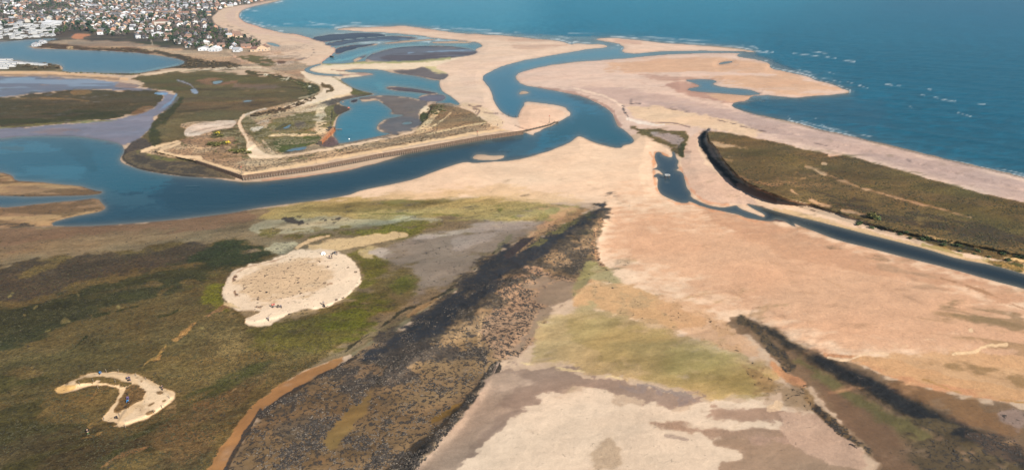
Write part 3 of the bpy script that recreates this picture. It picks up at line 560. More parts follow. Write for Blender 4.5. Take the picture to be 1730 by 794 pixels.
# right creek valley
a("1223,531 1256,540 1290,546 1317,564 1359,589 1387,604 1442,609 1481,629 1540,648 1620,668 1730,690 2090,760 2090,900 1500,900 1493,794 1468,767 1442,731 1392,678 1346,640 1300,595 1262,568", (136,108,80), 6, 6, 9, cls=MUD, wet=.2, spk=.03, veg=.1)
a("1360,600 1440,660 1520,740 1600,830 1500,830 1440,730 1380,660", (128,98,72), 8, 5, 14, op=.9, wet=.3)
a("1480,640 1560,650 1680,690 1730,700 1730,740 1640,720 1560,690", (146,106,68), 10, 5, 14, op=.9, wet=.3)
ln("1262,542 1300,558 1350,592 1400,620 1460,650 1540,690 1600,720 1680,760 1760,800", 9, (44,40,36), w1=40, soft=9, warp=6, spk=.3, cls=WEED, wet=.2)  # weedy ridge core, with the bank's shade painted in as dark colour
ln("1380,606 1440,636 1500,668 1560,700 1620,730", 12, (32,31,34), w1=30, soft=7, warp=4, spk=.15, wet=.3)  # deepest part of the ridge shade, painted near-black
ln("1250,538 1275,552 1300,580 1340,620", 8, (96,80,58), w1=14, soft=3, warp=5, spk=.5)
ln("1350,608 1400,642 1450,676 1500,708 1560,740", 10, (116,104,64), w1=24, soft=6, warp=6)
a("1500,740 1560,700 1640,740 1730,760 1730,830 1560,830", (96,80,56), 16, 10, 10, spk=.35, thr=-.2)
a("1600,720 1730,745 1730,790 1650,760", (86,68,58), 12, 8, 8, spk=.55, thr=-.2, cls=WEED)
ln("1310,600 1345,640 1372,680 1410,720 1444,745 1462,762", 10, (112,92,70), w1=16, soft=4, warp=5, spk=.5, cls=WEED, thr=-.05, nL=8)
ln("1376,686 1400,712 1430,738 1458,756", 10, (72,60,54), warp=3, spk=.7, thr=.0, nL=4)
a("1300,600 1346,640 1362,650 1350,655 1320,640 1300,622", (204,148,106), 3, 3, 6)
a("1318,650 1360,660 1390,690 1360,700 1320,680", (150,120,88), 6, 4, 7, spk=.3, op=.8)
a("1380,600 1440,596 1500,606 1560,624 1640,640 1730,660 1730,680 1620,664 1540,646 1480,628 1442,608", (204,146,106), 3, 4, 14, cls=SAND)
a("1420,600 1560,600 1640,590 1730,600 2090,680 2090,740 1730,672 1620,660 1500,625", (212,164,118), 8, 6, 20, op=.8, cls=SAND)
ln("1400,604 1430,609 1450,602 1470,595 1500,598", 2, (238,198,160), warp=2)
ln("1560,640 1620,664 1680,674 1730,680", 3, (186,140,90), warp=2)
a("1610,600 1650,590 1730,596 2090,660 2090,700 1730,650 1690,632 1640,625 1600,612", (132,104,66), 9, 8, 12, thr=-.05, ang=-20, st=3, op=.7)
a("1500,540 1560,500 1620,512 1730,530 2090,620 2090,700 1730,600 1640,575 1560,560", (164,130,92), 10, 9, 16, thr=.12, ang=-22, st=4, op=.75)
a("1590,508 1640,514 1730,526 1730,560 1660,545 1600,525", (134,112,80), 5, 6, 12, thr=0, ang=-22, st=4, op=.7)
ln("1590,470 1640,484 1680,500 1730,522", 3, (176,132,98), warp=2)
ln("1640,560 1600,566 1540,580 1500,590", 2, (238,200,160), warp=4, thr=-.1, nL=14)
ln("1700,582 1660,584 1650,594 1610,598", 2, (240,200,156), warp=2)
a("1680,690 1730,694 1730,730 1690,715", (176,150,136), 5, 5, 8, spk=.4, op=.7)
# ---------------- island and crescent
a("377.6,504.5 375.7,491 381,476 398,455 426.7,446 449,440 476,434.6 491,423 513.6,420.4 540,421 570,424 587,431.7 602,445 612,466.7 606,481.8 589,497 568,512 540,521.5 510,525 483,534.7 460.7,548 434,552.7 413.5,547 412.5,540 426.7,532.8 440,527 430,523 402,522.4 387,515.8", (236,204,172), 1.3, 2.2, 5, cls=SAND, spk=.10, veg=0)
a("400,480 430,455 500,438 550,440 570,460 540,490 480,505 430,510 405,500", (214,178,140), 10, 5, 7, op=.85, spk=.26)
ln("400,460 420,450 450,444 476,437 490,430", 1.6, (180,140,112), warp=.8, op=.8)
ln("398,466 394,480 396,494 404,504 420,511 436,518 446,524", 4, (168,128,98), warp=2, thr=0, nL=3, spk=.4)
ln("500,500 520,495 545,486 560,478", 3, (186,150,118), warp=2, thr=.1, nL=3)
ln("380,512 410,523 430,526", 4, (222,190,146), warp=2)
a("93,657.5 109.5,647.6 129,636 153.7,630.5 181.5,628.8 214,629.6 237,634.5 260,646 276.4,657.5 294.4,662.4 296,677 273,691.8 252,706.6 227,716.4 207.7,723 186.4,721.3 198,714.8 171.7,709 176.6,698.4 191,682 201,665.7 201,655.8 181.5,651 152,651.7 134,657.5 112.7,664 99.6,664.8", (226,188,146), 1.5, 2, 4, cls=SAND, veg=0, spk=.05)
a("220,634 245,642 270,658 290,668 280,685 250,700 215,715 205,712 235,690 250,670 240,652", (234,202,166), 3, 2, 5)
a("211,657.5 227,649 245,660.7 242,672 219,687 191,700 194.6,687", (138,114,80), 2, 2.5, 3, veg=.8, spk=.2)
a("126,643 150,636 180,637 205,642 226,648 212,654 190,648 160,645 130,648", (132,116,76), 1.5, 1.5, 3, veg=.8, thr=-.4)
for s in ("263,662 272,660 278,663 268,667", "249,684 260,678 262,681 252,687", "273,676 280,674 281,678 275,680", "244,698 258,692 264,695 250,702", "226,637 234,637 233,640", "236,643 242,643 240,646"):
    a(s, (150,124,92), .8, .8, 3, veg=.5)
ln("150,720 170,712 186,714 160,736 128,742", 2, (176,150,100), warp=3, thr=0, nL=4)
ln("145,680 155,672 163,662", 2, (146,124,88), warp=1.5)
a("93,657 112,650 130,652 118,662 100,664", (222,172,104), 2, 2, 4, op=.8)

# ------------------------------------------------------------------ materials
def newmat(name):
    m = bpy.data.materials.new(name); m.use_nodes = True
    return m, m.node_tree, m.node_tree.nodes['Principled BSDF']
def N(t, kind, **kw):
    n = t.nodes.new(kind)
    for k, v in kw.items():
        if k in n.inputs.keys() if hasattr(n.inputs, 'keys') else False: n.inputs[k].default_value = v
        else: setattr(n, k, v)
    return n
def noise(t, vec, scale, detail=3, rough=.6, dist=0):
    n = t.nodes.new('ShaderNodeTexNoise'); n.inputs['Scale'].default_value = scale; n.inputs['Detail'].default_value = detail
    n.inputs['Roughness'].default_value = rough; n.inputs['Distortion'].default_value = dist
    t.links.new(vec, n.inputs['Vector']); return n.outputs['Fac']
def mrange(t, v, a, b, c, d):
    n = t.nodes.new('ShaderNodeMapRange'); t.links.new(v, n.inputs[0])
    for i, q in enumerate((a, b, c, d)):
        if hasattr(q, 'links') or isinstance(q, bpy.types.NodeSocket): t.links.new(q, n.inputs[i+1])
        else: n.inputs[i+1].default_value = q
    return n.outputs[0]
def mth(t, op, a, b=None):
    n = t.nodes.new('ShaderNodeMath'); n.operation = op
    for i, q in enumerate((a, b)):
        if q is None: continue
        if isinstance(q, bpy.types.NodeSocket): t.links.new(q, n.inputs[i])
        else: n.inputs[i].default_value = q
    return n.outputs[0]
def mixc(t, f, a, b, mode='MIX'):
    n = t.nodes.new('ShaderNodeMix'); n.data_type = 'RGBA'; n.blend_type = mode
    for i, q in ((0, f), (6, a), (7, b)):
        if isinstance(q, bpy.types.NodeSocket): t.links.new(q, n.inputs[i])
        else: n.inputs[i].default_value = q
    return n.outputs[2]
def ground_material():
    m, t, b = newmat("ground_surface"); L = t.links.new
    at = lambda nm: (lambda n: (setattr(n, 'attribute_name', nm), n)[1])(t.nodes.new('ShaderNodeAttribute'))
    col = at('albedo').outputs['Color']; pr = at('props'); sep = t.nodes.new('ShaderNodeSeparateColor'); L(pr.outputs['Color'], sep.inputs[0])
    spk, wet, veg = sep.outputs[0], sep.outputs[1], sep.outputs[2]
    pos = t.nodes.new('ShaderNodeNewGeometry').outputs['Position']
    n1 = noise(t, pos, .9, 5, .65); n2 = noise(t, pos, .22, 4, .6, .4); n3 = noise(t, pos, .05, 4, .6, .6); n4 = noise(t, pos, 2.8, 3, .6)
    # broad and fine unevenness
    v = mth(t, 'ADD', mth(t, 'MULTIPLY', mth(t, 'SUBTRACT', n3, .5), .45), mth(t, 'MULTIPLY', mth(t, 'SUBTRACT', n2, .5), .35))
    v = mth(t, 'ADD', v, mth(t, 'MULTIPLY', mth(t, 'SUBTRACT', n1, .5), mth(t, 'ADD', mth(t, 'MULTIPLY', veg, 2.4), .3)))
    v = mth(t, 'ADD', v, mth(t, 'MULTIPLY', mth(t, 'SUBTRACT', n4, .5), mth(t, 'ADD', mth(t, 'MULTIPLY', veg, 1.5), .3)))
    v = mth(t, 'MAXIMUM', mth(t, 'ADD', v, 1.0), .25)
    cc = t.nodes.new('ShaderNodeCombineColor'); [L(v, cc.inputs[i]) for i in range(3)]
    c = mixc(t, 1.0, col, cc.outputs[0], 'MULTIPLY')
    # tufts: dark green and straw patches where plants grow
    tf = mth(t, 'MULTIPLY', mrange(t, noise(t, pos, .45, 4, .7, .5), .56, .66, 0, 1), mth(t, 'MULTIPLY', veg, .55))
    c = mixc(t, tf, c, (.040, .040, .020, 1))
    tf2 = mth(t, 'MULTIPLY', mrange(t, noise(t, pos, .8, 4, .7, .3), .6, .7, 0, 1), mth(t, 'MULTIPLY', veg, .3))
    c = mixc(t, tf2, c, (.2, .165, .095, 1))
    # weed, stones: dark specks, as many as the survey says
    sn = noise(t, pos, .75, 6, .72, .6)
    thr = mrange(t, spk, 0, 1, .655, .40)
    sp_ = mrange(t, mth(t, 'SUBTRACT', sn, thr), -.012, .03, 0, 1)
    sp_ = mth(t, 'MULTIPLY', sp_, mrange(t, spk, 0, .06, 0, .95))
    dk = mixc(t, n4, (.012, .012, .014, 1), (.06, .047, .036, 1))
    c = mixc(t, sp_, c, dk)
    L(c, b.inputs['Base Color'])
    ro = mrange(t, mth(t, 'SUBTRACT', wet, mth(t, 'MULTIPLY', sp_, .5)), 0, 1, .92, .3); L(ro, b.inputs['Roughness'])
    L(mrange(t, wet, 0, 1, .15, .5), b.inputs['Specular IOR Level'])
    hgt = mth(t, 'ADD', mth(t, 'MULTIPLY', n1, mth(t, 'ADD', mth(t, 'MULTIPLY', veg, .9), .12)), mth(t, 'ADD', mth(t, 'MULTIPLY', n2, .5), mth(t, 'MULTIPLY', sp_, .35)))
    hgt = mth(t, 'MULTIPLY', hgt, mrange(t, wet, 0, 1, 1, .15))
    bp = t.nodes.new('ShaderNodeBump'); bp.inputs['Strength'].default_value = .75; bp.inputs['Distance'].default_value = .55
    L(hgt, bp.inputs['Height']); L(bp.outputs[0], b.inputs['Normal'])
    return m
def water_material():
    m, t, b = newmat("tidal_water"); L = t.links.new
    a1 = t.nodes.new('ShaderNodeAttribute'); a1.attribute_name = 'albedo'; a2 = t.nodes.new('ShaderNodeAttribute'); a2.attribute_name = 'props'
    sep = t.nodes.new('ShaderNodeSeparateColor'); L(a2.outputs['Color'], sep.inputs[0]); foam, chop = sep.outputs[0], sep.outputs[1]
    pos = t.nodes.new('ShaderNodeNewGeometry').outputs['Position']
    mp = t.nodes.new('ShaderNodeMapping'); L(pos, mp.inputs[0]); mp.inputs['Rotation'].default_value = (0, 0, R(52)); mp.inputs['Scale'].default_value = (.3, 1.6, 1)
    nn = noise(t, mp.outputs[0], .12, 5, .62, .5); n2 = noise(t, pos, 1.2, 3, .6); n3 = noise(t, pos, .012, 4, .6, .8)
    v = mth(t, 'ADD', mth(t, 'MULTIPLY', mth(t, 'SUBTRACT', nn, .5), mth(t, 'MULTIPLY', mth(t, 'MULTIPLY', chop, chop), .65)), mth(t, 'MULTIPLY', mth(t, 'SUBTRACT', n3, .5), .3))
    v = mth(t, 'ADD', v, 1)
    cc = t.nodes.new('ShaderNodeCombineColor'); [L(v, cc.inputs[i]) for i in range(3)]
    c = mixc(t, 1.0, a1.outputs['Color'], cc.outputs[0], 'MULTIPLY')
    fm = mth(t, 'MULTIPLY', foam, mrange(t, noise(t, pos, .5, 5, .7), .3, .55, .2, 1))
    c = mixc(t, fm, c, (.62, .66, .66, 1))
    L(c, b.inputs['Base Color']); b.inputs['IOR'].default_value = 1.33; L(mrange(t, chop, 0, 1, .16, .05), b.inputs['Specular IOR Level'])
    L(mrange(t, chop, 0, 1, .12, .38), b.inputs['Roughness'])
    hg = mth(t, 'ADD', mth(t, 'MULTIPLY', nn, mth(t, 'MULTIPLY', mth(t, 'MULTIPLY', chop, chop), 2.4)), mth(t, 'MULTIPLY', n2, .05))
    bp = t.nodes.new('ShaderNodeBump'); bp.inputs['Strength'].default_value = .5; bp.inputs['Distance'].default_value = 1.0
    L(hg, bp.inputs['Height']); L(bp.outputs[0], b.inputs['Normal'])
    return m
GM, WM = ground_material(), water_material()
MATS = {}
def mat(name, c, rough=.8, var=.25, scale=1.5, metal=0):
    if name in MATS: return MATS[name]
    m, t, b = newmat(name)
    pos = t.nodes.new('ShaderNodeTexCoord').outputs['Object']
    n = noise(t, pos, scale, 4, .65); v = mrange(t, n, .25, .75, 1-var, 1+var)
    cc = t.nodes.new('ShaderNodeCombineColor'); [t.links.new(v, cc.inputs[i]) for i in range(3)]
    c4 = tuple(c)+(1,)
    t.links.new(mixc(t, 1.0, c4, cc.outputs[0], 'MULTIPLY'), b.inputs['Base Color'])
    b.inputs['Roughness'].default_value = rough; b.inputs['Metallic'].default_value = metal; b.inputs['Specular IOR Level'].default_value = .25
    MATS[name] = m; return m

# ------------------------------------------------------------------ sheets from the survey grid
def sheet(name, gg, X, Y, Z, fmask, layer, m, kind='structure', props=None):
    idx = np.full(gg['shape'], -1, np.int64)
    use = np.zeros(gg['shape'], bool)
    use[:-1, :-1] |= fmask; use[1:, :-1] |= fmask; use[:-1, 1:] |= fmask; use[1:, 1:] |= fmask
    n = int(use.sum())
    if n == 0: return None
    idx[use] = np.arange(n)
    co = np.stack([X[use], Y[use], Z[use]], 1).astype(np.float32)
    q = np.stack([idx[1:, :-1][fmask], idx[1:, 1:][fmask], idx[:-1, 1:][fmask], idx[:-1, :-1][fmask]], 1).astype(np.int32)
    me = bpy.data.meshes.new(name)
    me.vertices.add(n); me.vertices.foreach_set('co', co.ravel())
    me.loops.add(q.size); me.loops.foreach_set('vertex_index', q.ravel())
    me.polygons.add(len(q)); me.polygons.foreach_set('loop_start', np.arange(len(q), dtype=np.int32)*4)
    me.polygons.foreach_set('use_smooth', np.ones(len(q), bool))
    me.update(calc_edges=True)
    a1 = me.color_attributes.new('albedo', 'FLOAT_COLOR', 'POINT')
    c = np.ones((n, 4), np.float32); c[:, :3] = layer.c[use]; a1.data.foreach_set('color', c.ravel())
    a2 = me.color_attributes.new('props', 'FLOAT_COLOR', 'POINT')
    p = np.ones((n, 4), np.float32)
    for i, arr in enumerate(props): p[:, i] = arr[use]
    a2.data.foreach_set('color', p.ravel())
    me.materials.append(m)
    o = bpy.data.objects.new(name, me); COL.objects.link(o); o['kind'] = kind
    return o

hb = np.clip(np.abs(land)*g['sc']*.10, 0, .8)*np.sign(land)
hb = np.where(land > 0, hb, hb*1.5)
Z = hb.copy()
plateau = np.zeros(g['shape'])
for k, (P, hh, slope, rag) in enumerate(RELIEF):
    P = chaikin(pts(P)) if k != 1 else pts(P); w, sd = poly_sdf(g, P, slope*2.5+8)
    sd = sd+rag*nz(g, w, 5, seed=900+k)
    hh = hh*(1-.72*ss(1300, 1400, g['px'][w])) if k == 0 else hh
    Z[w] += hh*ss(-slope if k != 4 else -slope*2, 0 if k != 4 else slope*2, sd)
full = (slice(None), slice(None))
def ridge(P, hh, wl_, wr_, w1=None):
    P = chaikin(pts(P), False); w = window(g, P, max(wl_, wr_)*2.6); px, py = g['px'][w], g['py'][w]
    best = np.full(px.shape, 1e9); sg = np.zeros(px.shape); tt = np.zeros(px.shape); n = len(P)-1
    for i in range(n):
        a_, b_ = P[i], P[i+1]; dd, t = seg_dist(px, py, a_, b_); q = dd < best
        cr = (b_[0]-a_[0])*(py-a_[1])-(b_[1]-a_[1])*(px-a_[0]); best = np.where(q, dd, best); sg = np.where(q, np.sign(cr), sg); tt = np.where(q, (i+t)/n, tt)
    d = np.sqrt(best)+3*nz(g, w, 8, seed=77)
    wd = np.where(sg > 0, wr_, wl_)*(.35+.65*np.sin(np.clip(tt, .02, .98)*3.14)**.6)
    Z[w] += hh*np.sin(np.clip(tt, .001, .999)*3.14)**.5*np.exp(-(np.maximum(d, 0)/wd)**2)*(1+.3*nz(g, w, 5, seed=78))
ridge("640,650 700,600 770,552 840,500 900,452 960,412 1000,385 1024,346", 2.6, 40, 20)
ridge("1700,790 1620,742 1540,700 1470,650 1400,612 1330,572 1262,542", 1.2, 26, 44)
ridge("690,800 740,742 790,690 826,640", 1.4, 20, 10)
ridge("1460,764 1410,712 1370,672 1330,620", .5, 14, 16)
Z += np.where(land > 4, 1, 0)*(.16*A.veg*nz(g, full, 6, seed=301)+.10*nz(g, full, 25, seed=302))
# broad unevenness of each kind of ground
big = nz(g, full, 40, 12, 3, 5, 411); mid = nz(g, full, 9, 18, 3.5, 5, 412); fin = nz(g, full, 2.6, 25, 2.2, 4, 413)
gain = np.choose(A.cls, [.03, .20, .10, .20, .15]); A.c *= np.clip(1+gain*1.1*big+gain*1.5*mid+gain*1.1*fin, .4, 1.7)[..., None]
hue = nz(g, full, 22, 20, 2, 4, 414)*np.choose(A.cls, [.04, .16, .08, .1, .05]); A.c[..., 0] *= 1+hue; A.c[..., 2] *= 1-.6*hue
vm = np.clip(A.veg*1.6, 0, 1)[..., None]
A.c *= 1-vm*(1-np.array([.75, .60, .45])); A.c *= np.array([1.03, 1.02, 1.0]); A.c *= 1-(A.cls == WEED)[..., None]*np.array([0, .05, .16]); A.c *= 1-(A.cls == MUD)[..., None]*np.array([.14, .17, .16])
# shore: wet rim
rim = ss(3.5, .3, land)*(land > -2)*(A.cls != WEED)
A.c *= (1-.20*rim)[..., None]; A.wet = np.maximum(A.wet, .5*rim)
A.c[land < 0] *= .55
GX, GY = G(g['px'], g['py']); kk = (CAMH-Z)/CAMH
GX, GY = GX*kk, GY*kk
lf = np.maximum.reduce([land[:-1, :-1], land[1:, :-1], land[:-1, 1:], land[1:, 1:]]) > -14
cf = A.cls[:-1, :-1]
names = {SAND: 'beach_sand', MARSH: 'salt_marsh_ground', MUD: 'mudflat', WEED: 'weed_covered_bank', TOWN: 'town_ground'}
gprops = [np.clip(A.spk, 0, 1), np.clip(A.wet, 0, 1), np.clip(A.veg, 0, 1)]
for k, nm in names.items():
    sheet(nm, g, GX, GY, Z, lf & (cf == k), A, GM, props=gprops)

# ------------------------------------------------------------------ water
g2 = make_grid(2.0, 600.)
land2 = shoreline(g2)
Wl = Layer(g2, (36, 70, 90)); wa = Wl.area; wl = Wl.line
Wl.veg[:] = 0; Wl.wet[:] = .3      # wet channel = chop here, spk = foam
wa("300,-100 2300,-100 2300,420 1730,302 1430,230 1262,190 1230,176 1430,158 1300,100 1256,88 1000,62 820,56 700,44 560,48 440,46 390,30 430,8 500,-14", (44,112,134), 3, 0, cls=None, wet=1, smooth=False)
wa("300,-100 900,-100 900,62 700,44 440,46 380,30 430,8", (72,146,164), 60, 0, wet=.7)
wa("300,-100 1500,-100 1300,40 1000,50 600,46 440,40 380,30", (52,134,156), 60, 0, op=.7)
wa("1200,120 1500,180 1800,220 2300,300 2300,500 1730,302 1300,200 1230,170", (56,90,106), 60, 0, op=.9)
wa("1300,60 2300,60 2300,400 1730,250 1400,150", (40,92,112), 80, 0, op=.7)
wa("1500,-100 2300,-100 2300,90 1500,40", (28,96,122), 70, 0, op=.8)
wa("1230,178 1300,168 1430,164 1500,180 1500,215 1380,215 1290,197 1262,190", (74,96,114), 20, 2, op=.7)
wa("440,44 560,50 620,55 640,60 540,62 470,54", (96,132,150), 4, 2, op=.8, wet=.3)
wa("640,55 700,50 800,60 820,68 740,66 700,60", (110,150,170), 3, 1, op=.8, wet=.2)
wa("820,52 1000,62 1060,62 1240,76 1240,84 1060,66 940,68 820,60", (62,118,140), 5, 2, op=.7)
# basins
wa("500,62 830,62 830,112 500,115", (64,132,158), 3, 0, smooth=False, wet=.42)
ln2 = lambda *k, **q: wl(*k, **q)
wl("545,107 590,100 612,92 650,82 690,77 790,76", 4, (118,172,192), w1=3, op=.8)
wl("530,68 600,64 660,60 720,62", 3, (130,164,180), op=.7)
wa("500,115 790,115 790,190 560,190 500,140", (64,126,150), 3, 0, smooth=False, wet=.42)
wa("630,140 660,142 760,160 760,166 690,160 640,152", (96,148,168), 5, 1, op=.7)
wa("550,160 700,160 700,250 550,250", (66,126,152), 3, 0, smooth=False, wet=.42)
wa("-350,50 350,50 350,128 -350,128", (52,108,138), 2, 0, smooth=False, wet=.5)
wl("220,124 260,118 300,110", 3, (110,156,176), op=.8)
wa("440,195 540,195 540,268 440,268", (92,136,172), 1, 0, smooth=False)
wa("330,130 440,130 440,180 330,180", (120,146,170), 1, 0, smooth=False)
wa("440,68 490,68 490,84 440,84", (86,140,158), 1, 0, smooth=False)
# main channel: teal by the mouth, slate below the wall
wa("800,76 1080,74 1100,100 980,110 940,160 1050,190 1090,250 980,236 860,275 800,240 840,210 810,140 800,110", (46,112,142), 6, 0, wet=.15)
wa("960,190 1040,190 1080,240 1050,252 980,235 920,240 930,215", (34,94,116), 14, 0)
wa("868,118 880,100 1050,80 1250,88 1250,92 960,106 880,120", (62,132,160), 8, 0, op=.7)
wa("876,158 900,160 960,172 980,190 960,205 880,170", (82,118,146), 8, 2, op=.6)
wa("800,236 860,228 900,226 915,222 900,260 860,274 800,262", (72,92,110), 8, 2, op=.8)
wa("-350,225 0,234 133,230 205,244 210,270 300,300 260,330 0,330 -350,330", (50,98,120), 10, 0)
wa("-350,238 0,244 60,240 100,246 140,262 150,290 130,308 60,300 -350,284", (74,118,142), 8, 4, 30, op=.7, thr=-.1, st=3)
wa("0,246 36,247 44,251 36,255 0,255", (84,100,112), 2, 1, op=.8)
wa("60,232 133,238 160,262 165,300 120,262 80,244", (40,86,104), 5, 2, op=.7)
wa("90,360 180,330 300,330 400,340 300,368 160,378", (52,80,100), 14, 4, op=.7)
wa("170,318 240,330 280,345 200,350 180,340", (74,98,116), 10, 4, op=.7)
wa("-350,330 0,330 180,330 170,340 120,340 40,348 -350,352", (80,96,112), 3, 1, op=.8, wet=0)
wa("400,300 600,280 860,230 880,240 800,280 600,325 430,352 300,370 260,320", (40,70,88), 10, 0, op=.9)
wa("1090,250 1180,250 1170,345 1090,345", (70,76,92), 3, 0, smooth=False, wet=.05)
wa("1150,330 1300,330 1300,380 1150,380", (72,78,94), 3, 0, smooth=False, wet=.05)
wa("1290,340 2300,560 2300,640 1730,500 1290,385", (32,42,54), 8, 0, smooth=False, wet=.05)
wa("1300,362 1360,372 1420,398 1380,396 1330,380", (60,58,60), 6, 3, op=.8)
wa("1140,125 1300,125 1300,166 1140,166", (92,122,148), 3, 0, smooth=False)
# foam
for s, wd in (("1040,64 1080,66 1130,71 1190,75", 1.2), ("1215,78 1250,80 1276,87 1300,90", 2.4), ("1340,91 1356,93 1380,95 1384,96", 1.8), ("1366,87 1392,90 1398,91", 2), ("1392,96 1412,99", 1.6), ("1422,102 1444,104.5", 2.4), ("1290,86 1306,89", 2), ("1495,142.5 1507,144", 1.6), ("1515,145.5 1521,146", 1.4), ("1567,151 1573,152", 1.6), ("1590,168 1612,172 1614,171.5", 1.8), ("1555,161 1562,162", 1.2), ("1575,164 1585,166", 1.6), ("1652,176 1664,177", 1.8), ("1618,191 1630,194 1640,197", 2.2), ("1377,200 1382,206 1395,215 1418,226", 2.0), ("1331,194 1336,205", .9), ("1482,242 1530,254 1560,261 1620,276 1680,290 1740,304 1900,342", 2.2), ("1390,120 1410,125", 1), ("1364,126 1378,128", 1), ("1432,139 1466,149", .9), ("1537,181 1545,186", .9), ("521,36 530,40 565,43", 1.6), ("790,48 800,50", 1.4), ("870,55 880,56", 1.2), ("960,57 1020,58", .8), ("480,41 560,44 620,46", .8), ("730,45 740,46", 1)):
    wl(s, wd*.35, None, w1=wd*.8, spk=.4, soft=.9, warp=.9, L=5, thr=-.35, nL=9)
wl("1340,208 1400,226 1480,243", 1.2, None, spk=.4, soft=1)
# swash along the open beaches, then swell with real height
full2 = (slice(None), slice(None))
op_ = ((g2['px'] > 1330) & (g2['py'] > 195) & (g2['py'] < 222+(g2['px']-1262)*.235)) | ((g2['px'] > 1030) & (g2['px'] < 1290) & (g2['py'] < 84)) | ((g2['px'] > 1290) & (g2['py'] > 100) & (g2['py'] < 158)) | ((g2['px'] > 560) & (g2['px'] < 1000) & (g2['py'] < 74)) | ((g2['px'] > 395) & (g2['px'] < 480) & (g2['py'] < 56))
fn = fbm(g2['X'], g2['Y'], g2['dp']*.5, 22, 4, -38, 3, 91)
for off_, wd_, am_ in ((-1.8, 1.0, .6), (-7, 1.2, .3)):
    Wl.spk = np.maximum(Wl.spk, am_*op_*np.exp(-((land2-off_+1.2*fn)/wd_)**2)*ss(-.35 if off_ > -3 else .15, .3, fn))
c_, s_ = math.cos(R(-38)), math.sin(R(-38))
ax = g2['X']*c_+g2['Y']*s_; ay = -g2['X']*s_+g2['Y']*c_
ph = ay/34*6.283+2.4*fbm(g2['X'], g2['Y'], g2['dp'], 260, 3, seed=71)*3.14
swell = np.maximum(np.sin(ph), -.2)**3*.5+.2*fbm(g2['X'], g2['Y'], g2['dp'], 14, 3, -38, 4, 72)
amp = np.clip(-land2/18, 0, 1)*Wl.wet*np.clip(7/g2['dp'], 0, 1)*ss(.5, .9, Wl.wet)
Z2 = swell*amp*1.1+Wl.spk*.12
allw = np.minimum.reduce([land2[:-1, :-1], land2[1:, :-1], land2[:-1, 1:], land2[1:, 1:]]) < 6
pc, qc = g2['px'][:-1, :-1], g2['py'][:-1, :-1]
lag = (pc < 335) & (qc < 129); creek = ((pc > 1085) & (qc > 247) & (qc > 247)) & (qc > 205+(pc-1262)*.235+14)
basin = (pc > 495) & (pc < 812) & (qc > 56) & (qc < 250) & ~((qc < 62) & (pc < 560)) & (qc < 262-.21*(pc-600)+20) & ~lag
pond = (pc > 330) & (pc < 495+35) & (qc > 64) & (qc < 268) & (pc < 530) & ~((pc > 495) & (qc < 235)) & ~((qc > 262))
pond &= ~((pc < 450) & (qc < 64))
sea = (qc < 72) | ((pc > 1030) & ~creek)
sea &= ~lag & ~pond
basin &= ~pond & ~(sea & (qc < 56))
sea &= ~basin
chan = ~(lag | creek | basin | pond | sea)
wprops = [np.clip(Wl.spk, 0, 1), np.clip(Wl.wet, 0, 1), Wl.veg]
Wl.c *= np.where((Wl.wet > .5)[..., None], np.array([.42, .86, .90]), np.array([.46, .76, .68]))
shal = np.exp(np.minimum(land2, 0)/2.6)*(land2 > -14)*.7+np.exp(np.minimum(land2, 0)/9)*(land2 > -30)*.16
Wl.c = Wl.c*(1-shal[..., None])+alb((118,112,98))*shal[..., None]
for nm, mk in (('sea', sea), ('lagoon_water', lag), ('tidal_basin_water', basin), ('dune_pond_water', pond), ('river_channel', chan), ('creek_water', creek)):
    sheet(nm, g2, g2['X'], g2['Y'], Z2, allw & mk, Wl, WM, props=wprops)
# the bed under everything, out to the horizon
me = bpy.data.meshes.new('seabed'); me.from_pydata([(-40000, -3000, -3), (40000, -3000, -3), (40000, 60000, -3), (-40000, 60000, -3)], [], [(0, 1, 2, 3)])
o = bpy.data.objects.new('seabed', me); COL.objects.link(o); o['kind'] = 'structure'; me.materials.append(mat('seabed_mud', (.10, .09, .07)))

# ground height under a survey pixel
def hz(x, y):
    i = int(np.clip(round((x-XA)/1.6), 0, g['shape'][1]-1)); j = int(np.clip(round((y-YA)/1.6), 0, g['shape'][0]-1))
    return float(Z[j, i])
def at(x, y): return gp(x, y, max(hz(x, y), 0))
def land_at(x, y):
    i = int(np.clip(round((x-XA)/1.6), 0, g['shape'][1]-1)); j = int(np.clip(round((y-YA)/1.6), 0, g['shape'][0]-1))
    return float(land[j, i])

